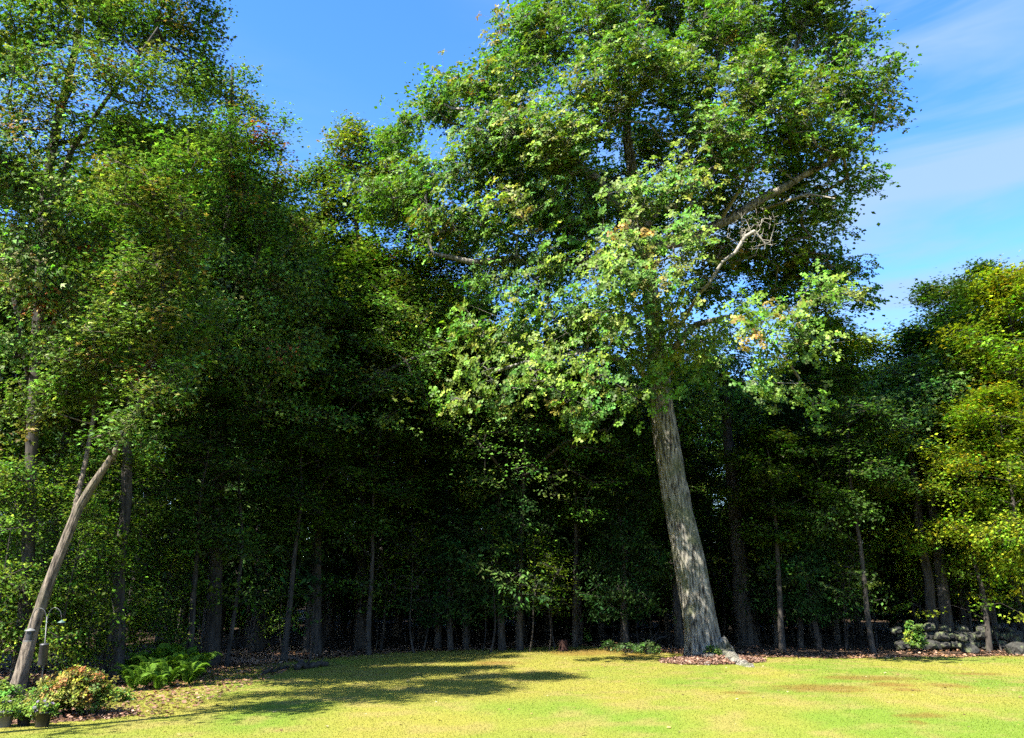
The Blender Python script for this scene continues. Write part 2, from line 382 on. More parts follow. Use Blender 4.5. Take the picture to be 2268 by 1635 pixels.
def trunk_tube(path, k=14, ridge=.04, nr=16, seed=0, rings=None, flare=0.0, fz=0.6):
    """lofted trunk: path rows (x,y,z,r); ridged bark and a flared foot"""
    p = np.asarray(path, float); L = np.concatenate([[0], np.cumsum(np.linalg.norm(np.diff(p[:, :3], axis=0), axis=1))])
    m = rings or max(8, int(L[-1] / .35)); s = np.linspace(0, 1, m) ** 1.15 * L[-1]
    q = np.stack([np.interp(s, L, p[:, i]) for i in range(4)], 1)
    for _ in range(2): q[1:-1] = (q[:-2] + 2 * q[1:-1] + q[2:]) / 4
    th = np.linspace(0, 2 * np.pi, k, endpoint=False)
    TH, I = np.meshgrid(th, np.arange(m)); R = q[I, 3]; S = s[I]
    if flare:
        lob = 1 + .45 * np.cos(TH * 5 + seed) * 1.0
        R = R * (1 + flare * np.exp(-S / fz) * lob)
    pt = np.stack([np.cos(TH) * nr / 6.283 * 1.0, np.sin(TH) * nr / 6.283, S * .9], -1).reshape(-1, 3)
    nse = vnoise(pt + [0, 0, 0], seed) - .5; nse2 = vnoise(pt * [2.2, 2.2, 1.5] + 7, seed + 1) - .5
    low = vnoise(np.stack([np.cos(TH), np.sin(TH), S * .35], -1).reshape(-1, 3) * 1.1, seed + 2) - .5
    R = R * (1 + (ridge * 1.6 * np.abs(nse) * 2 + ridge * .7 * nse2 + .16 * low).reshape(R.shape))
    V = np.stack([q[I, 0] + R * np.cos(TH), q[I, 1] + R * np.sin(TH), q[I, 2]], -1).reshape(-1, 3)
    j = np.arange(k); F = np.concatenate([np.stack([i * k + j, i * k + (j + 1) % k, (i + 1) * k + (j + 1) % k, (i + 1) * k + j], 1) for i in range(m - 1)])
    return V, F

def ell(c, r, n, rng, p=.45):
    v = norm(rng.normal(size=(n, 3))) * (rng.random(n) ** p)[:, None]
    return np.asarray(c) + v * np.asarray(r)

def palette(n, rng, base, var=.25):
    c = np.array(base)[None] * (1 + var * rng.normal(0, .6, (n, 1))); c = c * (1 + .12 * rng.normal(size=(n, 3)))
    return np.clip(c, .004, .6)
GREEN = (.078, .160, .024); YGREEN = (.15, .215, .028); DGREEN = (.048, .115, .024); YELLOW = (.30, .22, .012); RUST = (.26, .085, .022); OLIVE = (.14, .165, .022); PALE = (.165, .20, .04)

def crown_rosettes(T, ax, rng, per=7, leaves=8, spread=.55, L=.17, W=.62, tcol=None, droop=.25, tpl=T_OAK, up=.85, rfl=.7):
    """oak-like: each target carries twigs that end in stars of leaves"""
    m = len(T); n = m * per
    out_ = norm(T - ax); o = np.repeat(T, per, 0) + rng.normal(size=(n, 3)) * [spread, spread, spread * rfl] * .6 + np.repeat(out_, per, 0) * spread * .3
    tw = (np.repeat(T, per, 0), o)
    oc = np.repeat(tcol, per, 0)
    k = n * leaves; o2 = np.repeat(o, leaves, 0); out2 = np.repeat(np.repeat(out_, per, 0), leaves, 0)
    a = np.tile(np.arange(leaves) * 2 * np.pi / leaves, n) + np.repeat(rng.random(n) * 6.28, leaves) + rng.normal(0, .25, k)
    tilt = norm(np.repeat(norm(np.repeat(out_, per, 0) * .5 + SUNV * .75 + [0, 0, .15] + rng.normal(size=(n, 3)) * .3), leaves, 0))
    h = norm(np.cross(tilt, [[.3, 1, .2]])); g = np.cross(tilt, h)
    d = np.cos(a)[:, None] * h + np.sin(a)[:, None] * g + tilt * (rng.normal(.05, .3, k))[:, None]; d[:, 2] -= droop
    nn = tilt + rng.normal(size=(k, 3)) * .35
    ls = L * (.6 + .6 * rng.random(k))
    c = np.repeat(oc, leaves, 0) * np.exp(.38 * rng.normal(size=(k, 1)) - .05) * (1 + .08 * rng.normal(size=(k, 3)))  # random leaf tone, widened to put pale sheen into the colour
    return leaf_arrays(o2 + norm(d) * .02, d, nn, ls, ls * W, tpl) + (np.clip(c, .004, .6), tw)

def crown_scatter(T, ax, rng, per=60, R=(.7, .7, .35), L=.1, W=.9, tcol=None, tpl=T_MAPLE, sig=.5, droop=.35, hang=0.0, layers=0, flat=.45):
    m = len(T); k = m * per
    out_ = np.repeat(norm((T - ax) * [1, 1, .5]), per, 0)
    off = rng.normal(size=(k, 3)) * R
    if layers:
        off[:, 2] = (np.round(off[:, 2] / (R[2] + 1e-6) * layers / 2) / layers * 2) * R[2] + rng.normal(0, .03, k) - .12 * (off[:, 0] ** 2 + off[:, 1] ** 2)
    tl = np.repeat(rng.normal(0, .32, (m, 2)), per, 0); off[:, 2] += off[:, 0] * tl[:, 0] + off[:, 1] * tl[:, 1] - .25 * (off[:, 0] * out_[:, 0] + off[:, 1] * out_[:, 1])
    o = np.repeat(T, per, 0) + off
    a = rng.random(k) * 6.283
    d = np.stack([np.cos(a), np.sin(a), rng.normal(-droop, .3, k)], 1) + out_ * .5
    nn = np.stack([rng.normal(0, sig, k), rng.normal(0, sig, k), np.full(k, flat)], 1) + out_ * .45 + SUNV * .7 * (1 - .5 * (flat > .9))
    if hang: nn = nn + out_ * hang; d[:, 2] -= hang
    ls = L * (.55 + .7 * rng.random(k))
    c = np.repeat(tcol, per, 0) * np.exp(.42 * rng.normal(size=(k, 1)) - .06) * (1 + .08 * rng.normal(size=(k, 3)))  # leaf-to-leaf variation, spread wider to imitate glossy highlights in the colour
    ntw = 3
    sel = (np.arange(m)[:, None] * per + rng.integers(0, per, (m, ntw))).ravel()
    return leaf_arrays(o, d, nn, ls, ls * W, tpl) + (np.clip(c, .004, .6), (np.repeat(T, ntw, 0), o[sel]))

def twigs_mesh(tw, r=.008):
    A, B = tw; n = len(A); t = norm(B - A); u = norm(np.cross(t, [[.3, .4, .8]])) * r; w = np.cross(t, u)
    V = np.stack([A + u, A - u * .5 + w * .87, A - u * .5 - w * .87, B], 1).reshape(-1, 3)
    f = np.array([(0, 1, 3, 3), (1, 2, 3, 3), (2, 0, 3, 3)]); F = (f[None] + (np.arange(n) * 4)[:, None, None]).reshape(-1, 4)
    return V, F

def finish_tree(root, base, tv, lv, crown, mat_bark, mat_leaf, tv_name='trunk'):
    """trunk (with its limbs and twigs) and crown as parts of root"""
    Vs, Fs, n = [], [], 0
    for V, F in [tv] + lv:
        if len(V) == 0: continue
        F = np.asarray(F)
        Vs.append(V); Fs.append(F + n); n += len(V)
    V = np.concatenate(Vs) - base; F = np.concatenate(Fs)
    tri = np.concatenate([F[:, [0, 1, 2]], F[:, [0, 2, 3]][F[:, 2] != F[:, 3]]])
    kid(root, mesh_np(tv_name, V, tri, mat_bark, root, smooth=True))
    if crown:
        cv, cf, cc, n = [], [], [], 0
        for (V, F, nv, c, tw) in crown:
            cv.append(V); cf.append(F + n); cc.append(np.repeat(c, nv, 0)); n += len(V)
        kid(root, mesh_np('crown', np.concatenate(cv) - base, np.concatenate(cf), mat_leaf, root, col=np.concatenate(cc)))
    return root

# ------------------------------------------------------------------ the big oak
def lobes_px(lobes, Y0, dens, rng, squash=.8, p=.45):
    """crown lobes given as (px, py, radius px, depth offset): cluster centres in metres"""
    T = []
    for (x, y, r, dy) in lobes:
        c = at(x, y, Y0 + dy); rm = r / FPX * (Y0 + dy) / ray(x, y)[1]
        n = max(4, int(dens * rm ** 2.3))
        T.append(ell(c, (rm, rm * 1.05, rm * squash), n, rng, p))
    return np.concatenate(T)

rng = np.random.default_rng(11)
OB = G(1568, 1458); OY = OB[1]
OAK_TR = [(1566, 1462, 46), (1556, 1410, 41), (1547, 1350, 38), (1527, 1250, 36.5), (1498, 1100, 33), (1479, 1000, 30), (1466, 900, 27), (1458, 800, 24), (1448, 700, 21), (1436, 600, 18.5), (1424, 500, 16), (1404, 400, 13),
          (1388, 300, 10.5), (1392, 180, 8), (1420, 50, 6), (1440, -90, 4), (1450, -190, 2)]
def path_px(rows, Y, dys=None, zfix=None):
    o = []
    for i, (x, y, r) in enumerate(rows):
        yy = Y + (dys[i] if dys else 0); p = at(x, y, yy); o.append((*p, r / FPX * yy / ray(x, y)[1]))
    o = np.array(o)
    if zfix is not None: o[0, 2] = zfix
    return o
tp = path_px([(x, y, r * .88) for x, y, r in OAK_TR], OY, zfix=OB[2] - .25)
OAK_L = [path_px([(1440, 640, 13), (1360, 590, 12), (1270, 572, 10.5), (1150, 576, 8), (1040, 578, 6.5), (960, 562, 4)], OY, [0, -.5, -1, -1.5, -2, -2]),
         path_px([(1430, 560, 14), (1540, 520, 12), (1650, 470, 10.5), (1760, 400, 8), (1850, 350, 5), (1930, 300, 3)], OY, [0, .5, .5, 0, 0, 0]),
         path_px([(1440, 620, 13), (1400, 500, 10), (1330, 400, 9), (1230, 320, 7), (1120, 260, 5), (1000, 240, 3)], OY, [0, -1, -2, -2, -2, -1]),
         path_px([(1425, 510, 11), (1500, 380, 9), (1560, 260, 7.5), (1590, 120, 6), (1620, -30, 4), (1640, -130, 2)], OY, [0, 1, 1, 1, 1, 1]),
         path_px([(1480, 470, 9), (1600, 350, 7), (1680, 240, 6), (1750, 130, 5), (1800, 20, 3)], OY, [1, 1.5, 1.5, 1, 1]),
         path_px([(1462, 860, 9), (1400, 800, 7), (1300, 780, 5.5), (1180, 800, 4), (1080, 830, 2.5)], OY, [0, -1.5, -3, -4, -4]),
         path_px([(1458, 800, 9), (1540, 720, 7), (1620, 700, 5), (1700, 750, 3.5), (1770, 840, 2)], OY, [0, -2, -4, -5, -5]),
         path_px([(1450, 700, 10), (1440, 640, 8), (1430, 590, 6), (1400, 560, 4)], OY, [0, -2.5, -4.5, -5])]
OAK_LOBES = [(1180, 100, 105, 0), (1330, 60, 105, -2), (1480, 40, 80, 1), (1590, 70, 105, -1), (1770, 50, 100, 1), (1875, 90, 62, 0), (1400, -130, 150, 0), (1640, -130, 160, 0), (1230, -60, 90, 1), (1840, -60, 90, 0),
             (1000, 225, 85, 0), (1120, 200, 90, -1), (1150, 300, 95, -3), (1320, 220, 110, -3), (1500, 200, 90, -2), (1520, 290, 70, -3), (1700, 190, 95, -1), (1860, 200, 80, 0), (1945, 240, 55, 0), (1960, 160, 38, 0),
             (905, 300, 55, 1), (1060, 400, 85, -2), (1230, 360, 95, -3), (1420, 330, 75, 2), (1600, 340, 80, 2), (1740, 310, 80, 0), (1850, 320, 75, -1), (1900, 400, 45, 0), (1760, 400, 70, 2), (940, 400, 70, -1),
             (850, 450, 70, 0), (990, 500, 75, -2), (1130, 470, 75, -3), (1270, 440, 70, -3), (1690, 480, 75, 2), (1810, 480, 72, 1), (1760, 570, 75, 3), (1850, 600, 55, 2), (1600, 430, 55, 3), (1540, 480, 50, 2),
             (1385, 560, 65, -5), (1500, 545, 62, -5), (1440, 630, 85, -5.5), (1340, 630, 48, -5), (1535, 510, 45, -5), (1240, 500, 55, 1), (1330, 470, 50, 2),
             (1060, 825, 48, -4.5), (1110, 870, 50, -4.5), (1190, 820, 52, -4.5), (1280, 880, 55, -4.5), (1320, 830, 50, -4), (1020, 880, 36, -4.5), (1390, 870, 36, -3.5), (1300, 930, 30, -4.5),
             (1650, 700, 45, -5), (1720, 790, 38, -5), (1785, 865, 38, -5), (1570, 735, 42, -4), (1410, 705, 50, -5), (1350, 700, 36, -4), (1690, 850, 26, -5), (1150, 560, 70, -2), (1235, 600, 70, -3), (1090, 640, 60, -2), (1180, 680, 65, -3), (1290, 700, 60, -3), (1050, 720, 50, -3), (1130, 750, 55, -3), (1230, 775, 55, -3.5), (1330, 560, 60, -3), (1400, 450, 70, -4), (1500, 420, 70, -4), (1600, 300, 70, -4), (1640, 180, 70, -4), (1420, 150, 90, -4), (1590, 560, 55, 1), (1650, 560, 70, 3), (1560, 640, 60, 2), (1640, 380, 60, -3), (1760, 250, 70, -3), (1250, 300, 80, -4), (1080, 320, 70, -3), (1360, 760, 55, -3), (1560, 800, 50, 1), (1470, 835, 40, -3), (1505, 790, 42, -3), (1440, 790, 45, -3.5), (1440, 500, 75, 4), (1160, 370, 75, 3), (1050, 530, 70, 4), (1200, 450, 75, 4), (1330, 420, 75, 4), (1280, 530, 65, 3), (1700, 725, 45, -6.3), (1800, 750, 42, -6), (1840, 640, 50, -5), (1760, 690, 40, -6), (1820, 660, 55, 3), (1720, 640, 60, 4), (1900, 660, 34, 3), (1480, 720, 40, -4)]
T = lobes_px(OAK_LOBES, OY, 17.0, rng, .8)
ax = tp[9, :3]
P, par, r, npre = grow([tp] + OAK_L, T, .0095, zmin=6.0, seed=3)
tc_ = palette(len(T), rng, GREEN, .3)
u = rng.random(len(T)); hz = (T[:, 2] - T[:, 2].min()) / np.ptp(T[:, 2])
k = u < .40 + .2 * hz; tc_[k] = palette(k.sum(), rng, (.10, .185, .018), .25)
k = rng.random(len(T)) < .12; tc_[k] = palette(k.sum(), rng, YGREEN, .2)
k = rng.random(len(T)) < .016; tc_[k] = palette(k.sum(), rng, (.24, .17, .03), .3)
low = (T[:, 1] < OY - 3) & (rng.random(len(T)) < .45); tc_[low] = palette(low.sum(), rng, (.135, .195, .025), .2)
oak = empty('oak_tree', OB, 'huge leaning oak with furrowed grey trunk on the open lawn', 'tree')
cr = crown_rosettes(T, ax, rng, per=7, leaves=8, spread=.58, L=.20, W=1.15, tcol=tc_)
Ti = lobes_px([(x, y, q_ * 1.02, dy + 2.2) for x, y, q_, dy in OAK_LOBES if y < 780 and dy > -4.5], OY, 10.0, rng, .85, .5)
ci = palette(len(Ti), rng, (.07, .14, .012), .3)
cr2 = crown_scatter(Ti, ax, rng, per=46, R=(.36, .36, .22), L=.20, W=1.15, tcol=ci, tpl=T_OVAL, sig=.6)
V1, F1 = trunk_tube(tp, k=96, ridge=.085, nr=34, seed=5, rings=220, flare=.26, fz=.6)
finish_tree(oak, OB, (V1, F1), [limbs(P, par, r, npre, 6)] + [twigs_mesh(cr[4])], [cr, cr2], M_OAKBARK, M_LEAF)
# main limbs, each a part of the oak
for i, q in enumerate(OAK_L):
    b = MB(); m = 14; s = np.linspace(0, 1, m); L = np.concatenate([[0], np.cumsum(np.linalg.norm(np.diff(q[:, :3], axis=0), axis=1))])
    pts = np.stack([np.interp(s * L[-1], L, q[:, c]) for c in range(4)], 1)
    pts[1:-1, :3] += rng.normal(0, .05, (m - 2, 3)); b.tube(pts[:, :3], pts[:, 3], 9, bump=.05, seed=i)
    b.build('limb', M_OAKBARK, oak, off=OB)
# roots that run out from the foot
for k, (pts, rr) in enumerate([([(1580, 1425), (1602, 1455), (1630, 1471), (1672, 1482)], (.42, .36, .24, .10)), ([(1545, 1440), (1528, 1458), (1512, 1466)], (.3, .2, .05)), ([(1570, 1450), (1572, 1466), (1566, 1476)], (.3, .2, .05)),
                               ([(1605, 1445), (1625, 1452), (1650, 1458)], (.3, .2, .05))]):
    q = []
    for j, (x, y) in enumerate(pts):
        g = G(x, max(y, 1459)) ; g[2] += .22 * (1 - j / (len(pts) - 1)) ** 1.6 - .09
        if j == 0: g = at(x, y, OY - .1)
        q.append(g)
    b = MB(); s = np.linspace(0, len(q) - 1, 14); qi = np.stack([np.interp(s, range(len(q)), np.array(q)[:, c]) for c in range(3)], 1)
    b.tube(qi, np.interp(s, range(len(q)), rr), 14, bump=.16, seed=k); b.build('root', M_OAKBARK, oak, off=OB)
# dead, leafless branches
def dead_branch(rows, Y, dys, tips, seed, root, base, rtip=.006):
    rg = np.random.default_rng(seed); q = path_px(rows, Y, dys)
    P_, pa_, r_, n_ = grow([q], tips, rtip, step=.25, down=0.0, seed=seed)
    V, F = limbs(P_, pa_, r_, 1, 5)
    kid(root, mesh_np('dead_branch', V - base, F, M_DEAD, root, smooth=True))
tips = np.concatenate([ell(at(1668, 515, OY - 5), (.95, .8, .8), 150, rng, .5), ell(at(1560, 620, OY - 4.8), (.6, .6, .45), 36, rng, .6)])
dead_branch([(1480, 770, 4.5), (1520, 700, 4), (1545, 655, 3.6), (1572, 625, 3.6), (1600, 580, 3.6), (1628, 560, 3.8), (1650, 525, 4.5), (1672, 512, 4.5), (1695, 540, 2)], OY, [0, -2.5, -4.0, -4.8, -5, -5, -5, -5, -5], tips, 21, oak, OB, .0052)
dead_branch([(1466, 840, 6), (1500, 815, 3), (1516, 780, 2.6), (1518, 720, 2), (1500, 670, 1.2)], OY, [0, -2, -3, -3.2, -3.2], ell(at(1512, 740, OY - 3.2), (.5, .4, .8), 12, rng), 22, oak, OB, .005)
dead_branch([(1600, 480, 5), (1650, 400, 4), (1668, 370, 4), (1690, 350, 2)], OY, [0, -2, -3, -3.5], ell(at(1665, 375, OY - 3), (.5, .4, .5), 12, rng), 23, oak, OB, .006)
dead_branch([(1700, 460, 4), (1790, 430, 3.4), (1850, 440, 1.5)], OY, [0, -2, -3], ell(at(1800, 430, OY - 2.6), (.6, .3, .3), 8, rng), 24, oak, OB, .005)

# ------------------------------------------------------------------ trees at the left edge of the lawn
def edge_tree(name, label, base, trunk, pres, lobes, Y0, dens, mats, seed, cols, scatter, zmin=3.0, bark=M_BARK, k=18, squash=.85, rtip=.010, group=None, flare=.25, ridge=.05):
    rg = np.random.default_rng(seed)
    root = empty(name, base, label, 'tree', group)
    T = lobes_px(lobes, Y0, dens, rg, squash)
    T = T[T[:, 2] > 1.0]
    P, par, r, npre = grow([trunk] + pres, T, rtip, zmin=zmin, seed=seed)
    tc = np.zeros((len(T), 3)); u = rg.random(len(T)) + .25 * (vnoise(T * .45, seed) - .5); u = np.argsort(np.argsort(u)) / len(T); acc = 0
    for f, c in cols:
        kk = (u >= acc) & (u < acc + f + 1e-6); tc[kk] = palette(kk.sum(), rg, c, .28); acc += f
    cr = crown_scatter(T, np.asarray(trunk)[len(trunk) // 2, :3], rg, tcol=tc, **scatter)
    V, F = trunk_tube(trunk, k=k, ridge=ridge, nr=14 if k < 40 else 20, seed=seed, flare=flare, fz=.4, rings=None if k < 40 else 120)
    lv = [limbs(P, par, r, npre, 5), twigs_mesh(cr[4])]
    for q in pres:
        b = MB(); b.tube(q[:, :3], q[:, 3], 8); lv.append((np.concatenate(b.V), np.concatenate(b.F)))
    return finish_tree(root, base, (V, F), lv, [cr], bark, mats)

# leaning trunk by the flower bed
LB = G(32, 1543); LY = LB[1]
lt = path_px([(30, 1546, 16), (48, 1490, 13.4), (72, 1400, 12.2), (105, 1300, 11), (140, 1210, 10), (172, 1130, 9.2), (205, 1075, 9), (250, 1010, 7.5), (290, 940, 6), (330, 850, 5), (350, 760, 4), (360, 640, 3)], LY, zfix=LB[2] - .15)
edge_tree('leaning_tree', 'steeply leaning tree with pale ridged trunk beside the bird feeder', LB, lt,
          [path_px([(160, 1160, 7), (172, 1100, 6), (190, 1020, 5), (205, 940, 4), (215, 820, 3), (200, 700, 2)], LY, [0, .3, .5, .6, .6, .6])],
          [(300, 640, 75, 0), (250, 720, 70, -.5), (370, 760, 60, 0), (300, 850, 60, 0), (180, 780, 60, -.3), (200, 880, 55, .5), (390, 640, 45, .5), (330, 540, 60, -.5), (290, 930, 42, -.8), (345, 860, 50, -.9), (240, 960, 36, -.7), (330, 980, 36, -.6), (400, 830, 50, -.3), (310, 720, 55, -1), (360, 690, 50, -1), (320, 600, 60, -1.1), (420, 560, 50, 0), (130, 860, 50, 0), (60, 900, 55, 0), (440, 720, 50, .8), (330, 430, 75, -1), (400, 350, 55, -1), (270, 380, 60, -1), (230, 480, 50, -.5), (400, 470, 45, -1)],
          LY, 55.0, M_LEAF, 31, [(.46, (.095, .185, .028)), (.26, (.135, .20, .035)), (.22, (.19, .235, .06)), (.05, (.25, .21, .06)), (.01, RUST)], dict(per=60, R=(.24, .24, .15), L=.12, W=1.0), zmin=4.0, bark=M_LEANBARK, k=56, flare=.2, ridge=.13)

# tall maple whose crown fills the upper left
MB_ = np.array([at(50, 1480, 19.5)[0], 19.5, 0.0]); MB_[2] = gz(MB_[0], MB_[1])[0]
mt = np.array([[*MB_, .19]] + [list(v) for v in path_px([(60, 1300, 13), (70, 1000, 12), (85, 700, 12), (100, 430, 11.5), (125, 280, 10), (170, 100, 7), (185, -20, 4), (195, -90, 2)], 19.5)]); mt[0, 2] -= .2
edge_tree('maple_tree', 'tall maple with yellowing olive crown tipped red above the flower bed', MB_, mt,
          [path_px([(88, 600, 8), (110, 470, 7), (160, 330, 6), (250, 200, 4), (310, 120, 3), (350, 60, 1.5)], 19.5, [0, 0, -.5, -1, -1, -1]), path_px([(75, 900, 7), (40, 700, 6), (0, 520, 5), (-40, 380, 3)], 19.5)],
          [(60, 60, 90, -1), (180, 40, 95, -1), (300, 60, 90, 0), (400, 70, 75, 1), (100, 180, 80, -2), (230, 170, 85, -2), (350, 190, 80, -1), (440, 180, 55, 1), (30, 280, 80, -2), (150, 300, 75, -2), (280, 290, 70, 0), (410, 290, 60, 1), (0, 130, 80, 0), (100, 450, 75, -3), (20, 380, 80, -3), (-60, 300, 90, -3.5), (60, 560, 70, -3),
           (50, 400, 75, -2), (160, 420, 60, 0), (40, 520, 75, -2), (130, 540, 70, -1), (30, 640, 70, -2), (140, 660, 65, -1), (60, 760, 70, -1), (210, -70, 100, 0), (50, -80, 100, 0), (370, -60, 90, 0), (460, 60, 40, 1), (455, 20, 36, 1), (470, 120, 30, 1)],
          19.5, 36.0, M_LEAF, 32, [(.54, (.095, .185, .028)), (.25, (.13, .20, .035)), (.16, (.185, .23, .06)), (.04, (.25, .20, .06)), (.01, RUST)], dict(per=55, R=(.26, .26, .17), L=.125, W=1.0, sig=.6), zmin=5.0)

# second maple, narrower, red tips against the sky
B2 = np.array([at(470, 1450, 25.0)[0], 25.0, 0.0]); B2[2] = gz(B2[0], B2[1])[0]
m2 = np.array([[*B2, .26]] + [list(v) for v in path_px([(480, 1200, 13), (490, 900, 11), (500, 600, 8.5), (510, 350, 6), (515, 150, 3)], 25.0)]); m2[0, 2] -= .2
edge_tree('maple_tree', 'narrow dark green maple with red-tipped shoots against the blue sky', B2, m2,
          [path_px([(492, 800, 6), (560, 600, 5), (600, 450, 4), (625, 330, 2)], 25.0)],
          [(450, 200, 60, 0), (510, 190, 42, 0), (540, 250, 42, 0), (490, 290, 60, -1), (570, 320, 50, 0), (615, 330, 34, 0), (440, 350, 60, 0), (530, 390, 70, -1), (620, 410, 55, 0), (470, 470, 70, -1), (570, 490, 70, -1), (650, 510, 55, 0), (430, 570, 65, -1), (520, 590, 70, -1), (620, 600, 65, -1),
           (480, 690, 70, -1), (580, 700, 70, -1), (660, 680, 55, 0), (430, 780, 60, -1), (530, 800, 65, -1), (630, 800, 60, -1), (470, 880, 50, 0), (570, 890, 50, 0), (535, 165, 20, 0), (630, 270, 18, 0), (690, 600, 40, 0), (690, 760, 45, 0), (650, 900, 50, 0), (400, 880, 50, 0), (560, 230, 22, 0)],
          25.0, 32.0, M_LEAF, 33, [(.72, (.095, .185, .028)), (.21, (.135, .20, .035)), (.05, (.24, .19, .06)), (.02, RUST)], dict(per=50, R=(.28, .28, .17), L=.135, W=1.0, sig=.55), zmin=6.0)

# pale rounded tree in the notch of the skyline
B3 = np.array([at(800, 1440, 31.5)[0], 31.5, 0.0]); B3[2] = gz(B3[0], B3[1])[0]
m3 = np.array([[*B3, .24]] + [list(v) for v in path_px([(800, 1200, 9), (800, 900, 8), (795, 600, 6), (785, 400, 3)], 31.5)]); m3[0, 2] -= .2
edge_tree('maple_tree', 'yellow-green round-topped maple filling the notch in the skyline beside the oak', B3, m3, [],
          [(775, 300, 40, 0), (700, 400, 45, 0), (860, 330, 50, 0), (905, 420, 55, 0), (870, 400, 50, 0), (680, 560, 50, 0), (985, 560, 50, 0), (920, 470, 50, 0), (930, 520, 55, 0), (960, 600, 55, 0), (1000, 690, 50, 0), (1040, 610, 45, 0), (960, 740, 50, 0), (1040, 780, 45, 0), (930, 840, 50, 0), (1000, 860, 45, 0), (780, 330, 55, 0), (740, 380, 45, 0), (830, 390, 55, 0), (770, 450, 65, 0), (850, 480, 55, 0), (710, 470, 45, 0), (740, 560, 65, 0), (830, 570, 65, 0), (900, 590, 60, 0), (780, 660, 65, 0), (870, 680, 60, 0), (940, 660, 50, 0), (730, 680, 50, 0), (800, 770, 60, 0), (890, 770, 50, 0), (720, 800, 50, 0), (840, 850, 50, 0), (760, 880, 50, 0)],
          31.5, 36.0, M_LEAF, 34, [(.40, GREEN), (.42, YGREEN), (.14, (.2, .22, .03)), (.03, (.23, .2, .03)), (.01, RUST)], dict(per=46, R=(.30, .30, .17), L=.16, W=1.05, sig=.5), zmin=6.0)

# maple whose crown hangs out over the edge of the lawn
B4 = np.array([at(700, 1445, 28.6)[0], 28.6, 0.0]); B4[2] = gz(B4[0], B4[1])[0]
m4 = np.array([[*B4, .2]] + [list(v) for v in path_px([(702, 1200, 9), (705, 950, 8), (712, 760, 6), (720, 600, 4)], 28.6)]); m4[0, 2] -= .2
edge_tree('maple_tree', 'spreading green maple whose crown overhangs the shaded back of the lawn', B4, m4, [path_px([(705, 950, 6), (800, 850, 5), (900, 800, 4), (980, 770, 2)], 28.6, [0, -.8, -1.4, -1.6]), path_px([(703, 1000, 5), (620, 900, 4), (540, 840, 3)], 28.6, [0, -.8, -1.2])],
          [(470, 800, 50, -2), (540, 740, 55, -1.5), (560, 860, 50, -2.5), (630, 660, 55, -1), (640, 780, 55, -2), (650, 900, 50, -2.5), (720, 600, 55, -.5), (730, 700, 60, -1.5), (740, 830, 55, -2), (760, 930, 45, -2.5), (810, 640, 55, -.5), (830, 760, 55, -1.5), (860, 690, 45, -1.5), (850, 850, 50, -2.5), (900, 620, 50, -.5), (930, 720, 50, -1), (930, 830, 45, -2), (990, 780, 45, -1.5), (870, 930, 36, -2.5), (500, 900, 42, -2.5), (690, 960, 36, -2.5), (980, 680, 45, 0), (1040, 730, 40, 0), (590, 950, 34, -2.5), (960, 910, 36, -2)],
          28.6, 26.0, M_LEAF, 35, [(.70, (.095, .185, .028)), (.27, YGREEN), (.03, (.23, .2, .03))], dict(per=44, R=(.33, .33, .10), L=.145, W=1.05, sig=.42), zmin=5.0, k=14)

B5 = np.array([at(1150, 1437, 30.5)[0], 30.5, 0.0]); B5[2] = gz(B5[0], B5[1])[0]
m5 = np.array([[*B5, .15]] + [list(v) for v in path_px([(1152, 1250, 6), (1158, 1050, 5), (1165, 900, 4), (1170, 760, 2.5)], 30.5)]); m5[0, 2] -= .2
edge_tree('beech_tree', 'young beech with layered sprays hanging below the left side of the oak crown', B5, m5, [path_px([(1155, 1100, 4), (1080, 1000, 3), (1000, 950, 2)], 30.5, [0, -1.2, -2]), path_px([(1157, 1060, 4), (1250, 980, 3), (1340, 950, 2)], 30.5, [0, -1.2, -2])],
          [(1000, 930, 40, -2), (1060, 980, 40, -2.5), (1040, 860, 45, -1.5), (1120, 920, 45, -2), (1110, 820, 45, -1), (1190, 850, 45, -1), (1200, 960, 45, -2.5), (1280, 930, 40, -2), (1270, 1010, 40, -2.5), (1340, 980, 40, -2), (1360, 900, 40, -1), (1150, 1030, 36, -2.5), (1330, 1060, 36, -2), (1230, 1080, 34, -2.5), (1060, 1060, 30, -2.5), (1400, 1030, 34, -1), (1180, 760, 40, 0), (1260, 790, 40, 0), (1300, 1130, 28, -2)],
          30.5, 20.0, M_SOFT, 36, [(.25, DGREEN), (.50, GREEN), (.25, (.12, .19, .025))], dict(per=40, R=(.36, .36, .05), L=.13, W=1.15, tpl=T_OVAL, sig=.3), zmin=3.0, k=12)

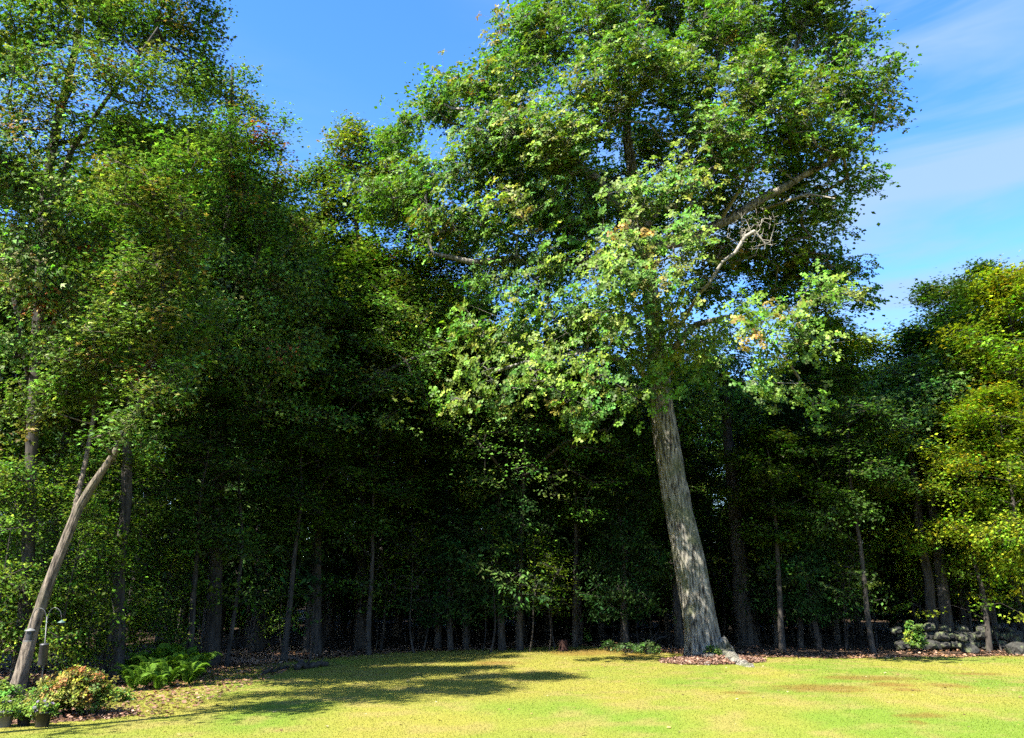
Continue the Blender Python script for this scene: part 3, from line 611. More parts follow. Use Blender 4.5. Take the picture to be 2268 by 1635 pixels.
# ------------------------------------------------------------------ forest prototypes and their copies
def proto(name, label, group, H, crown, cb, rw, nT, seed, cols, bark, mat, scat, rad0=.16, lean=0.0, shape='round', lower=0):
    rg = np.random.default_rng(seed)
    root = empty(name, (0, 0, 0), label, 'tree', group)
    z = np.linspace(0, H * .97, 9); wob = np.cumsum(rg.normal(0, .10, (9, 2)), 0); wob[0] = 0
    tr = np.column_stack([wob[:, 0] + lean * z, wob[:, 1], z, rad0 * (1 - z / H * .9)]); tr[0, 2] = -.25
    t = rg.random(nT); zc = cb * H + (1 - cb) * H * (t ** .85)
    f = (zc - cb * H) / ((1 - cb) * H)
    if shape == 'round': prof = np.sqrt(np.clip(1 - (2 * f - .85) ** 2 / 1.35, .03, 1))
    elif shape == 'cone': prof = np.clip(1 - f, .04, 1) ** .8
    else: prof = np.clip(np.sin(np.pi * (f * .85 + .1)), .1, 1)
    a = rg.random(nT) * 6.283; nl = 7; a = np.round(a / 6.283 * nl + .6 * np.sin(zc * 1.7)) / nl * 6.283 + rg.normal(0, .35, nT)
    rr = rw * prof * (rg.random(nT) ** .45) * (.8 + .35 * np.sin(zc * 2.1 + a * 2))
    ctr = np.stack([np.interp(zc, z, tr[:, 0]), np.interp(zc, z, tr[:, 1])], 1)
    T = np.column_stack([ctr[:, 0] + rr * np.cos(a), ctr[:, 1] + rr * np.sin(a), zc])
    if lower:
        tl = np.column_stack([rg.normal(0, rw * .5, lower), rg.normal(0, rw * .5, lower), rg.uniform(1.5, cb * H, lower)]); T = np.concatenate([T, tl])
    if shape != 'cone':
        cc = T[rg.choice(len(T), max(10, len(T) // 15), replace=False)]; j = np.argmin(np.linalg.norm(T[:, None] - cc[None], axis=2), axis=1); T = cc[j] + (T - cc[j]) * [.62, .62, .5]
    P, par, r, npre = grow([tr], T, .0085, zmin=1.2, seed=seed, step=.6, down=.5 if shape != 'cone' else -.15)
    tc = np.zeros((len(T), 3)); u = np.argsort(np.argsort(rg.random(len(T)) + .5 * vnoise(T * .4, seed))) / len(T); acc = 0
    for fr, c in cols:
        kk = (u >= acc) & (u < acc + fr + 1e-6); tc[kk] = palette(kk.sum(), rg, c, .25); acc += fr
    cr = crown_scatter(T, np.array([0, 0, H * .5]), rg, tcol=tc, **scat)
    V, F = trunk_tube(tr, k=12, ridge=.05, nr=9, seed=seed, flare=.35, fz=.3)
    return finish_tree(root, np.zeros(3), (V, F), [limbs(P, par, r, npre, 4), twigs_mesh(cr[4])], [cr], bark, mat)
SC = dict(R=(.34, .34, .13), L=.18, W=1.0, sig=.45)
WOOD = 'trees of the wood behind the lawn'
p_green = proto('maple_tree', 'slender green forest maple standing in the shade behind the lawn', WOOD, 14.0, 'r', .45, 3.0, 430, 51, [(.6, (.05, .098, .009)), (.32, (.034, .074, .010)), (.08, (.09, .125, .012))], M_BARK, M_LEAF, dict(per=40, **SC), lower=10)  # leaf greens lowered to deepen the shade of the wood
p_dark = proto('beech_tree', 'dark-leaved forest beech with thin grey stem in the shady wood', WOOD, 13.0, 'r', .42, 2.8, 420, 52, [(.7, (.034, .074, .010)), (.3, (.052, .10, .010))], M_BARK, M_LEAF, dict(per=44, R=(.42, .42, .07), L=.17, W=1.1, tpl=T_OVAL, sig=.3), rad0=.13, lower=14)  # dark beech green, lowered further in place of deep shade
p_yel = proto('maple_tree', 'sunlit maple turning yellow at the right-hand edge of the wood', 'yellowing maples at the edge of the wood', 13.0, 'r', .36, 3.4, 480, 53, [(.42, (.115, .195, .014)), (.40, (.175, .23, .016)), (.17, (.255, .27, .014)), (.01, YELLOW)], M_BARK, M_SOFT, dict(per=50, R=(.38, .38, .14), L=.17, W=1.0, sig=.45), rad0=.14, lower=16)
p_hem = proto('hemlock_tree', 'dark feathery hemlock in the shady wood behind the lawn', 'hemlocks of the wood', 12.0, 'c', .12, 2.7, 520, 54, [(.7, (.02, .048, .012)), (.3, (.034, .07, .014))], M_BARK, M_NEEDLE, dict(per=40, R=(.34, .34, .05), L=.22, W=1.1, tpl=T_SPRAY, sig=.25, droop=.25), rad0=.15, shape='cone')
p_thin = proto('birch_tree', 'thin spindly young tree with sparse leaves in the dark wood', 'spindly young trees in the dark wood', 10.0, 'r', .35, 1.7, 70, 55, [(.6, (.055, .105, .010)), (.4, (.085, .125, .012))], M_BARK, M_SOFT, dict(per=30, R=(.34, .34, .06), L=.14, W=1.1, tpl=T_OVAL, sig=.35), rad0=.07, shape='s', lower=14)  # leaf colours darkened so the tree sinks into the wood's shade
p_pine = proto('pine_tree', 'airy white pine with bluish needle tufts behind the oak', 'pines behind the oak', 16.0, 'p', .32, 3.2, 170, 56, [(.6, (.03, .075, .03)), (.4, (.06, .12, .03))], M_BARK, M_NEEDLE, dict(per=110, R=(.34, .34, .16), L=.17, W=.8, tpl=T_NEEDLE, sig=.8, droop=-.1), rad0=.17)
p_sap = proto('beech_sapling', '', '', 4.0, 'r', .10, 1.25, 60, 57, [(.55, (.055, .105, .010)), (.45, (.075, .125, .012))], M_BARK, M_SOFT, dict(per=30, R=(.30, .30, .035), L=.105, W=1.15, tpl=T_OVAL, sig=.22, droop=.12, flat=1.0), rad0=.032, shape='s')  # darker greens than the sunny saplings: shade put into the colour
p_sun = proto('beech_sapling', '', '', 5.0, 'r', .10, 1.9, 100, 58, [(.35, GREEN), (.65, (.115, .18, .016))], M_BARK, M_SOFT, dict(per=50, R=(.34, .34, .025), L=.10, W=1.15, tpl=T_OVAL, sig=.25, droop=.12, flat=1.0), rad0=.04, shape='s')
HEIGHT = {p_green.name: 14.0, p_dark.name: 13.0, p_yel.name: 13.0, p_hem.name: 12.0, p_thin.name: 10.0, p_pine.name: 16.0, p_sap.name: 4.0, p_sun.name: 5.0}
USED = set()
def place(p, px, Yd, label, group, top=None, h=None, rz=None, wide=None):
    x = (px - 1134.0) / FPX * Yd / ray(px, 1300)[1]
    if h is None: h = at(px, top, Yd)[2]
    s = h / HEIGHT[p.name]; z = gz(x, Yd)[0] - .05
    rz = RNG.random() * 6.283 if rz is None else rz
    w = wide or min(max(s, .75), 1.35)
    if p.name not in USED:
        USED.add(p.name); p.location = (x, Yd, z); p.rotation_euler[2] = rz; p.scale = (w, w, s); p['label'] = label; p['group'] = group
        return p
    return copy_tree(p, (x, Yd, z), rz, w, label, group, squash=s / w)
SKY = [(-400, 150), (300, 300), (450, 420), (700, 580), (850, 640), (1000, 680), (1150, 760), (1400, 810), (1800, 850), (1950, 850), (2050, 800), (2268, 740), (2700, 640)]
def skyline(px): return float(np.interp(px, [s[0] for s in SKY], [s[1] for s in SKY]))
for px, Yd, top in ((1210, 40, 560), (1090, 46, 640), (1290, 50, 690), (1010, 43, 600)):
    place(p_pine, px, Yd, 'airy white pine with needle tufts showing through gaps in the oak', 'pines behind the oak', top=top)
for px, Yd, top in ((2245, 33, 690), (2130, 37, 765), (2020, 41, 820), (2330, 30, 620), (2430, 33, 600)):
    place(p_yel, px, Yd, 'sunlit maple turning yellow behind the stone wall', 'yellowing maples behind the stone wall', top=top)
for px, Yd, top in ((2170, 29.5, 900), (2290, 27.5, 860), (2060, 32, 900)):
    place(p_yel, px, Yd, 'low spreading yellow-green maple growing just behind the stone wall', 'low maples behind the stone wall', top=top)
for px, Yd, top in ((2185, 46, 640), (2275, 48, 590)):
    place(p_green, px, Yd, 'tall green tree rising behind the yellowing maples', 'green trees behind the yellowing maples', top=top)
for px, Yd, top in ((1840, 34, 800), (1760, 31.5, 900)):
    place(p_hem, px, Yd, 'pointed dark hemlock between the oak and the yellowing maples', 'hemlocks beside the oak', top=top)
for px, Yd, top in ((1895, 39, 715), (1965, 43, 745)):
    place(p_yel, px, Yd, 'lime green young maple in the gap between the oak and the yellowing maples', 'lime green maples in the gap beside the oak', top=top)
NM = {p_pine.name: 'white pine', p_green.name: 'green maple', p_dark.name: 'dark-leaved beech', p_hem.name: 'feathery hemlock', p_thin.name: 'spindly young birch'}
row = 0
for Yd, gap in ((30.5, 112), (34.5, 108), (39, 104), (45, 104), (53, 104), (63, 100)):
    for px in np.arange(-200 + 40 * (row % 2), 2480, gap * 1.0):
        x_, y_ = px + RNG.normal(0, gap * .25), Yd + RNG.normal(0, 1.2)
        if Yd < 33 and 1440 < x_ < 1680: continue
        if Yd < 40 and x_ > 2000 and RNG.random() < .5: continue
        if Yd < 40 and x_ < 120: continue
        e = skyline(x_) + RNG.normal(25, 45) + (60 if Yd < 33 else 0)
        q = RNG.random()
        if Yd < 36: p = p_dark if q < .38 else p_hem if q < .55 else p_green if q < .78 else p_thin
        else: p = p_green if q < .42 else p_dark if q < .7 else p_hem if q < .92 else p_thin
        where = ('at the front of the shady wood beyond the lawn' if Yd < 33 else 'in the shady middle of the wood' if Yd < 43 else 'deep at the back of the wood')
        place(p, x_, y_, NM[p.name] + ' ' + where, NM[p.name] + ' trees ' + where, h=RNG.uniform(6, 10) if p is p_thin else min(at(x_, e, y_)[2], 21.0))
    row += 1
for (x, y, h, p) in ((-17.5, 20.0, 13, p_green), (-18.5, 21.5, 14, p_green), (-16.0, 26.0, 16, p_green), (-9.5, 29.0, 15, p_hem), (-22.0, 19.0, 18, p_dark), (-20.5, 27.5, 18, p_green), (-13.4, 30.0, 18, p_green), (-24, 22, 18, p_green), (-11.2, 11.0, 19, p_green), (-9.0, 24.5, 10, p_thin), (-10.8, 20.5, 9, p_thin)):  # the nearest maple stands unseen left of frame, placed to shade the lawn
    place(p, 1134 + x / y * FPX * .9645, y, NM[p.name] + ' in the wood around the leaning tree', NM[p.name] + ' trees behind the leaning tree', h=h, wide=.8 if y < 14 else None)
for x, y, h, p in ((-7.6, 26.0, 8.5, p_dark), (-5.2, 28.2, 9.0, p_dark), (-9.8, 23.6, 8.0, p_dark), (-2.4, 30.5, 8.0, p_hem)):
    place(p, 1134 + x / y * FPX * .9645, y, 'low-branched ' + NM[p.name] + ' in the shade beyond the leaf litter', 'low trees beyond the leaf litter', h=h)
for px in np.arange(-250, 2600, 48.0):
    place(p_hem, px + RNG.normal(0, 15), 76 + RNG.normal(0, 2), 'small distant hemlock closing the far back of the wood', 'distant hemlocks at the far back of the wood', h=RNG.uniform(9, 12), wide=1.5)
# saplings: sunlit ones along the left edge, sparse shaded ones inside the wood
for (px, Yd, h, w) in ((15, 18.9, 5.4, .72), (135, 19.3, 4.6, .62), (-70, 18.6, 5.0, .8), (205, 20.0, 3.4, .6), (70, 20.6, 5.0, .9), (170, 20.8, 4.0, .85), (255, 22.0, 4.4, .9), (345, 23.0, 3.4, .7), (120, 22.2, 6.0, 1.0), (-70, 19.6, 5.5, 1.0), (225, 23.5, 6.5, 1.1), (20, 22.8, 7.0, 1.1), (320, 24.6, 6.5, 1.0), (395, 25.0, 4.2, .7)):
    place(p_sun, px, Yd, 'leafy beech sapling with bright flat sprays behind the leaning tree', 'sunlit beech saplings behind the leaning tree', h=h, wide=w)
place(p_sun, 548, G(558, 1425)[1] - .3, 'lone young beech with bright sprays above the leaf litter', 'lone beech above the leaf litter', h=4.6, wide=.62)
place(p_sun, 640, 28.5, 'half-lit young beech just beyond the leaf litter', 'half-lit beeches beyond the leaf litter', h=5.2, wide=.7)
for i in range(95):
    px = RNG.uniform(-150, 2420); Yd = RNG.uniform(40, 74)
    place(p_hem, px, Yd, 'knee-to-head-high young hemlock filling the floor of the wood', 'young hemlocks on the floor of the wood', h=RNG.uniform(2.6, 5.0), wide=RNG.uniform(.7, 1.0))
for i in range(110):
    px = RNG.uniform(330, 2330); Yd = RNG.uniform(31, 52) if i > 22 else RNG.uniform(29.0, 31.5)
    if 1430 < px < 1700 and Yd < 32: Yd += 4
    place(p_sap, px, Yd, 'thin shaded sapling with sparse leaves among the trunks of the wood' if Yd > 32 else 'thin shaded sapling at the dark edge of the wood',
          'saplings among the trunks' if Yd > 32 else 'saplings at the dark edge of the wood', h=RNG.uniform(2.2, 5.0))

# ------------------------------------------------------------------ flower bed at the foot of the leaning tree
def sheet(name, cpx, rx, ry, mat, z=.006, n=40, seed=0, mound=0.0, kind='structure'):
    c = G(*cpx); th = np.linspace(0, 2 * np.pi, n, endpoint=False); V = []; m = 7
    for j in range(m + 1):
        f = j / m; w = 1 + .18 * (vnoise(np.stack([np.cos(th) * 2, np.sin(th) * 2, th * 0 + seed], 1), seed) - .5)
        x = c[0] + rx * f * w * np.cos(th); y = c[1] + ry * f * w * np.sin(th)
        V.append(np.stack([x, y, gz(x, y) + z + mound * (1 - f ** 2) + (.02 * (vnoise(np.stack([x * 7, y * 7, x * 0], 1), seed + 3) - .5) if j < m else -.03)], 1))
    V = np.concatenate(V); F = [(j * n + i, j * n + (i + 1) % n, (j + 1) * n + (i + 1) % n, (j + 1) * n + i) for j in range(m) for i in range(n)]
    return tag(mesh_np(name, V, F, mat, smooth=True), kind=kind)
sheet('flower_bed', (75, 1580), 1.75, .95, M_MULCH, .012, seed=3, mound=.03)
sheet('mulch_ring', (1578, 1466), 1.55, 1.15, M_MULCH, .012, seed=5, mound=.10)

def chips(name, n, fn, cols, L, label, cat, mat=M_DRY, flat=.35, lift=.012):
    rg = np.random.default_rng(len(name) + n)
    x, y = fn(rg, n); k = len(x); z = gz(x, y) + lift * rg.random(k) * 2
    a = rg.random(k) * 6.283; d = np.stack([np.cos(a), np.sin(a), rg.normal(0, flat * .5, k)], 1)
    nn = np.stack([rg.normal(0, flat, k), rg.normal(0, flat, k), np.ones(k)], 1); ls = L * (.5 + rg.random(k))
    V, F, nv = leaf_arrays(np.stack([x, y, z], 1), d, nn, ls, ls * 1.2, T_OVAL)
    c = np.array(cols)[rg.integers(0, len(cols), k)] * (1 + .3 * rg.normal(size=(k, 1)))
    return tag(mesh_np(name, V, F, mat, col=np.repeat(np.clip(c, .01, .6), nv, 0)), label, cat, kind='stuff')
mc = G(1578, 1466)
def in_ring(rg, n):
    r = np.sqrt(rg.random(n)); a = rg.random(n) * 6.283; return mc[0] + r * np.cos(a) * 1.6, mc[1] + r * np.sin(a) * 1.2
ch = chips('bark_mulch', 5200, in_ring, [(.17, .095, .06), (.23, .14, .095), (.10, .05, .032), (.2, .125, .09)], .07, 'reddish bark chips round the foot of the oak', 'mulch', flat=.6, lift=.03)
for v in ch.data.vertices:
    q = ((v.co.x - mc[0]) / 1.55) ** 2 + ((v.co.y - mc[1]) / 1.15) ** 2
    v.co.z += .012 + .10 * max(0, 1 - q)
fb = G(75, 1580)
def in_bed(rg, n):
    r = np.sqrt(rg.random(n)); a = rg.random(n) * 6.283; return fb[0] + r * np.cos(a) * 1.85, fb[1] + r * np.sin(a) * 1.0
chips('bark_mulch', 2600, in_bed, [(.17, .095, .06), (.23, .14, .095), (.10, .05, .032)], .06, 'brown bark chips and leaves on the flower bed', 'mulch', flat=.6, lift=.04)
BROWNS = [(.17, .09, .05), (.23, .13, .08), (.12, .06, .033), (.27, .17, .11), (.09, .05, .03), (.2, .11, .04)]
def litter_edge(rg, n):                              # leaf litter along the edge of the wood
    i = rg.integers(0, len(EDGE) - 1, n); f = rg.random(n); E = np.array(EDGE); p = E[i] + (E[i + 1] - E[i]) * f[:, None]
    d = rg.exponential(1.5, n) - .25; out_ = norm(p - np.array([1.5, 8.0])); p = p + out_ * d[:, None] + rg.normal(0, .25, (n, 2)); return p[:, 0], p[:, 1]
chips('leaf_litter', 16000, litter_edge, BROWNS, .085, 'fallen brown leaves along the edge of the wood', 'leaf litter')
lc = [G(x, y) for x, y in ((480, 1462), (530, 1450), (580, 1442), (630, 1440), (660, 1446), (600, 1455), (540, 1464))]
def litter_heap(rg, n):
    c = np.array(lc)[rg.integers(0, len(lc), n)]; return c[:, 0] + rg.normal(0, .55, n), c[:, 1] + rg.normal(0, .5, n)
chips('leaf_litter', 9000, litter_heap, [(.29, .18, .115), (.34, .225, .155), (.22, .125, .075), (.26, .145, .06), (.15, .075, .045)], .09, 'sunlit drift of tan fallen leaves under the lone young beech', 'leaf litter', flat=.5, lift=.03)
def litter_left(rg, n): return rg.uniform(-15, -6.2, n), rg.uniform(15.2, 25, n)
chips('leaf_litter', 9000, litter_left, BROWNS, .085, 'fallen leaves on the ground behind the flower bed', 'leaf litter')

def litter_lawn(rg, n):
    d = 9 + 20 * rg.random(n) ** .7; t = (rg.random(n) - .5) * 1.3; x = d * np.sin(t); y = d * np.cos(t); k = inside(x, y); return x[k], y[k]
chips('fallen_leaf_scatter', 520, litter_lawn, [(.2, .12, .05), (.26, .2, .06), (.14, .07, .035), (.3, .24, .12)], .07, 'scattered fallen leaves lying on the lawn', 'fallen leaves', flat=.3)

# ferns: each plant an object, each frond a part
def frond_mesh(L, seed):
    rg = np.random.default_rng(seed); n = 26; t = np.linspace(.08, 1, n)
    x = L * t * .62; z = L * (1.05 * t - .78 * t ** 2.4); mid = np.stack([x, 0 * x, z], 1)
    o, d, nn, ls = [], [], [], []
    for i in range(n):
        w = L * .20 * math.sin(math.pi * min(1, .12 + .9 * t[i]) ** .8) + .01
        for sgn in (-1, 1):
            o.append(mid[i]); d.append((.45, sgn, -.12 + rg.normal(0, .1))); nn.append((-.5, rg.normal(0, .2), 1)); ls.append(w)
    V, F, nv = leaf_arrays(np.array(o), np.array(d, float), np.array(nn, float), np.array(ls), np.full(len(ls), L * .075), T_OVAL)
    b = MB(); b.tube(np.concatenate([[[0, 0, 0]], mid]), np.linspace(.006, .0015, n + 1), 4)
    SV, SF = np.concatenate(b.V), np.concatenate(b.F); st3 = np.concatenate([SF[:, :3], SF[:, [0, 2, 3]][SF[:, 2] != SF[:, 3]]])
    st3 = st3[(st3[:, 0] != st3[:, 2]) & (st3[:, 0] != st3[:, 1])]
    V2 = np.concatenate([V, SV]); F2 = np.concatenate([F, st3 + len(V)])
    c = np.tile(np.array([[.10, .19, .018]]), (len(V2), 1)) * (1 + .15 * rg.normal(size=(len(V2), 1)))
    return V2, F2, np.clip(c, .01, .5)
fr = []
for i in range(4):
    V, F, c = frond_mesh(.9 + .08 * i, 70 + i); o = mesh_np('frond', V, F, M_SOFT, col=c); me = o.data; bpy.data.objects.remove(o); fr.append(me)
FERNS = [(290, 1512, .85), (318, 1518, .75), (345, 1508, .95), (372, 1516, .8), (398, 1506, .95), (418, 1512, .8), (330, 1498, 1.05), (305, 1499, .9), (365, 1494, 1.1), (405, 1494, 1.0), (432, 1498, .9), (385, 1486, 1.0), (275, 1502, .8), (350, 1522, .6), (295, 1522, .55)]
for i, (px, py, s) in enumerate(FERNS):
    g = G(px, py); rt = empty('fern', g, 'arching green fern in the clump at the edge of the lawn', 'fern', 'ferns at the edge of the lawn', s=s * 1.15)
    nf = 9
    for j in range(nf):
        f = bpy.data.objects.new('frond', fr[(i + j) % 4]); COL.objects.link(f); f.parent = rt
        f.rotation_euler = (RNG.normal(0, .12), RNG.normal(-.34, .16), j * 6.283 / nf + RNG.normal(0, .2)); k_ = RNG.uniform(.7, 1.05); f.scale = (k_, k_, k_)

# flowering shrub with reddening leaves
def shrub(name, label, px, py, w, h, d, cols, nT, per, seed, L=.05, cat='shrub', tpl=T_OVAL, W=1.2, z0=.12, rtip=.0035):
    rg = np.random.default_rng(seed); g = G(px, py); root = empty(name, g, label, cat)
    T = ell((0, 0, h * .55), (w / 2, d / 2, h * .45), nT, rg, .35); T = T[T[:, 2] > z0]
    T[:, 2] *= 1 - .25 * (T[:, 0] / (w / 2)) ** 2
    pres = []
    for i in range(9):
        a = i * 6.283 / 9; pres.append(np.array([(.05 * math.cos(a), .05 * math.sin(a), -.05, .011), (.18 * w * math.cos(a), .18 * d * math.sin(a), h * .35, .008), (.27 * w * math.cos(a), .27 * d * math.sin(a), h * .6, .005)]))
    P, par, r, npre = grow(pres, T, rtip, step=.12, seed=seed)
    V, F = limbs(P, par, r, 1, 4); k = par >= 0
    tri = np.concatenate([F[:, :3], F[:, [0, 2, 3]]]); mesh_np('stem', V, tri, M_BARK, root, smooth=True)
    u = np.argsort(np.argsort(vnoise(T * 5, seed) + .3 * rg.random(len(T)))) / len(T); tc = np.zeros((len(T), 3)); acc = 0
    for f, c in cols:
        kk = (u >= acc) & (u < acc + f + 1e-6); tc[kk] = palette(kk.sum(), rg, c, .25); acc += f
    cr = crown_rosettes(T, np.array([0, 0, h * .2]), rg, per=per, leaves=7, spread=.09, L=L, W=W, tcol=tc, tpl=tpl, droop=.05)
    mesh_np('foliage', cr[0], cr[1], M_LEAF, root, col=np.repeat(cr[3], cr[2], 0))
    return root
shrub('azalea_shrub', 'rounded azalea with olive and rust-red leaves beside the bird feeder pole', 156, 1582, 1.42, .80, 1.0, [(.55, (.19, .19, .03)), (.27, (.10, .15, .025)), (.13, (.25, .17, .04)), (.05, (.27, .11, .04))], 330, 4, 81, L=.058)
shrub('leafy_shrub', 'small bright green shrub at the base of the leaning tree', 8, 1565, .55, .5, .5, [(.7, GREEN), (.3, YGREEN)], 60, 4, 82, L=.06)
shrub('leafy_shrub', 'little green bush beside the reddish stump at the wood edge', 1288, 1424, .75, .6, .6, [(1.0, (.09, .17, .03))], 45, 4, 83, L=.09)
shrub('leafy_shrub', 'tuft of green leaves sprouting at the foot of the oak', 1577, 1463, .5, .42, .35, [(1.0, (.07, .13, .02))], 26, 4, 84, L=.07)
shrub('leafy_shrub', 'small lit bush in front of the twin trunks by the stone wall', 2030, 1450, .6, 1.0, .5, [(.6, GREEN), (.4, YGREEN)], 50, 4, 85, L=.10)
for i, (px, py, w, h) in enumerate(((1392, 1446, 1.2, .34), (1345, 1440, .6, .26), (1436, 1449, .8, .4))):
    q = shrub('leafy_shrub', 'low scrubby undergrowth between the reddish stump and the oak', px, py, w, h, .7, [(1.0, (.035, .075, .014))], 22, 3, 90 + i, L=.08); q['group'] = 'low undergrowth left of the oak'
shrub('groundcover_plant', 'low pale green groundcover beside the azalea', 92, 1592, .5, .16, .4, [(.6, YGREEN), (.4, GREEN)], 40, 4, 95, L=.04, cat='plant', z0=.02)
shrub('groundcover_plant', 'low green leafy plant between the azalea and the ferns', 245, 1545, .9, .22, .5, [(.7, (.13, .22, .02)), (.3, GREEN)], 60, 5, 96, L=.05, cat='plant', z0=.02)
shrub('groundcover_plant', 'low tangled groundcover round the foot of the leaning tree', 50, 1568, .9, .2, .6, [(.5, OLIVE), (.5, GREEN)], 60, 4, 97, L=.045, cat='plant', z0=.02)

# potted petunias
def petunia_pot(px, py, w, h, mat, label, seed, spread, nfl, tint):
    rg = np.random.default_rng(seed); g = G(px, py); root = empty('potted_petunia', g, label, 'potted plant', 'potted petunias by the flower bed')
    b = MB(); b.lathe([(0, 0), (w * .36, 0), (w * .37, .01), (w * .47, h * .86), (w * .52, h * .87), (w * .53, h * .99), (w * .49, h), (w * .47, h * .93)], k=24); pot = b.build('pot', mat, root)
    b = MB(); b.lathe([(w * .475, h * .93), (w * .25, h * .95), (0, h * .955)], k=16); b.build('soil', M_SOIL, pot)
    T = ell((0, 0, h * 1.15), (spread * .5, spread * .4, h * .45), 70, rg, .4); T[:, 2] -= .35 * np.clip(np.hypot(T[:, 0], T[:, 1]) - w * .5, 0, 1) * 1.5; T = T[T[:, 2] > .04]
    pre = [np.array([(0, 0, h * .9, .004), (0, 0, h * 1.1, .004)])]; P, par, r, npre = grow(pre, T, .0012, step=.06, seed=seed)
    V, F = limbs(P, par, r, 1, 3); mesh_np('stem', V, np.concatenate([F[:, :3], F[:, [0, 2, 3]]]), M_SOFT, root, col=np.tile([[.09, .15, .03]], (len(V), 1)))
    tc = palette(len(T), rg, (.13, .2, .03), .25); cr = crown_rosettes(T, np.array([0, 0, h]), rg, per=2, leaves=6, spread=.04, L=.045, W=1.3, tcol=tc, tpl=T_OVAL, droop=.1)
    mesh_np('foliage', cr[0], cr[1], M_SOFT, root, col=np.repeat(cr[3], cr[2], 0))
    for i in range(nfl):
        t = T[rg.integers(0, len(T))]; d = norm(t - [0, 0, h * .6] + np.array([0, -.12, .10]) + rg.normal(0, .05, 3)); p = t + d * .03
        a = norm(np.cross(d, [.2, .3, .9])); c = np.cross(d, a); R = .034; VV = [p - d * .02]; th = np.arange(10) * 6.283 / 10
        VV += [p + (R * (1 if j % 2 else .82)) * (math.cos(q) * a + math.sin(q) * c) for j, q in enumerate(th)]
        FF = [(0, 1 + j, 1 + (j + 1) % 10) for j in range(10)]; cl = np.tile(np.array([tint]), (11, 1)); cl[0] = (.09, .04, .11)
        mesh_np('flower', np.array(VV), FF, M_PETAL, root, col=cl)
    return root
petunia_pot(93, 1607, .27, .24, M_POT, 'black pot of pale petunias at the front of the flower bed', 101, .42, 16, (.20, .18, .22))
petunia_pot(52, 1604, .24, .2, M_POT, 'trailing petunias spilling over a hidden dark pot', 102, .5, 22, (.21, .185, .225))
petunia_pot(4, 1608, .34, .26, M_GPOT, 'grey tub of trailing white petunias at the corner of the bed', 103, .5, 16, (.22, .215, .24))

# bird feeder pole: shepherd's hook with two arms and a stovepipe baffle
PB = G(88, 1586); PY = PB[1]
def pp(x, y): return at(x / 1.35450, y / 1.35450, PY)
pole = empty('feeder_pole', PB, "thin metal shepherd's hook pole with black cylindrical squirrel baffle", 'bird feeder pole')
top = pp(141, 1850); foot = np.array([PB[0], PB[1], PB[2] - .2])
b = MB(); b.tube([foot, PB + (top - PB) * .5, top], .0105, 10); b.build('pole', M_METAL, pole, off=PB)
for pts in ([(140, 1860), (137, 1838), (131, 1828), (121, 1824), (109, 1827), (101, 1838), (97, 1851), (94, 1858)], [(142, 1862), (146, 1842), (152, 1829), (164, 1822), (176, 1827), (183, 1838), (184, 1846)]):
    q = np.array([pp(*p) for p in pts]); s = np.linspace(0, len(q) - 1, 26); qi = np.stack([np.interp(s, range(len(q)), q[:, c]) for c in range(3)], 1)
    for _ in range(2): qi[1:-1] = (qi[:-2] + qi[1:-1] * 2 + qi[2:]) / 4
    b = MB(); b.tube(qi, .006, 8); b.build('hook', M_METAL, pole, off=PB)
def along(prof, A, B, k=24):
    """lathe round the axis from A to B; prof rows (radius, fraction along the axis)"""
    b = MB(); t = norm(B - A); u = norm(np.cross(t, [0, 1, 0])); w = np.cross(t, u); th = np.linspace(0, 2 * np.pi, k, endpoint=False); V = []; F = []
    for r_, f in prof: V += [A + (B - A) * f + r_ * (math.cos(a) * u + math.sin(a) * w) for a in th]
    for i in range(len(prof) - 1):
        for j in range(k): F.append((i * k + j, i * k + (j + 1) % k, (i + 1) * k + (j + 1) % k, (i + 1) * k + j))
    b.add(V, F); return b
BA, BBt = pp(126.5, 1996), pp(134.5, 1929)
bf = along([(.010, .03), (.075, .0), (.077, .01), (.077, .90), (.079, .905), (.079, .93), (.07, .965), (.045, .99), (.011, 1.0)], BA, BBt).build('baffle', M_BLACK, pole, off=PB)
along([(.0785, .90), (.083, .905), (.083, .925), (.0785, .93)], BA, BBt).build('cap_rim', M_METAL, bf, off=PB)
b = MB(); b.tube([pp(139, 1868), pp(143, 1868)], .016, 8); b.build('clamp', M_GREENM, pole, off=PB)
# seed feeder on the left arm
FT = pp(93, 1857); fd = empty('bird_feeder', FT, 'hanging seed feeder with pale round roof in front of the leaning trunk', 'bird feeder')
def fz(y): return pp(91, y) - FT
ctr = lambda y: np.array([fz(1890)[0], 0, fz(y)[2]])
b = MB(); b.tube([np.zeros(3), ctr(1884)], .004, 6); b.build('hanger', M_METAL, fd)
rm_ = 14.5 / 1.3545 / FPX * PY
b = MB(); b.lathe([(.008, .045), (rm_ * .3, .035), (rm_ * .8, .012), (rm_, 0), (rm_, -.008), (rm_ * .3, .008)], ctr(1892)); b.build('roof', M_WHITE, fd)
hh = fz(1893)[2] - fz(1923)[2]
b = MB(); b.lathe([(.055, 0), (.057, hh * .5), (.055, hh)], ctr(1923), 18); tb = b.build('seed_tube', M_BLACK, fd)
for a in (0.6, 2.2, 3.8, 5.4):
    b = MB(); c = ctr(1923); o = np.array([.068 * math.cos(a), .068 * math.sin(a), 0]); b.tube([c + o, c + o + [0, 0, hh]], .004, 6); b.build('cage_bar', M_METAL, fd)
b = MB(); b.lathe([(0, -.006), (.085, -.006), (.092, .012), (.088, .012), (.082, 0), (0, 0)], ctr(1924)); b.build('tray', M_WHITE, fd)
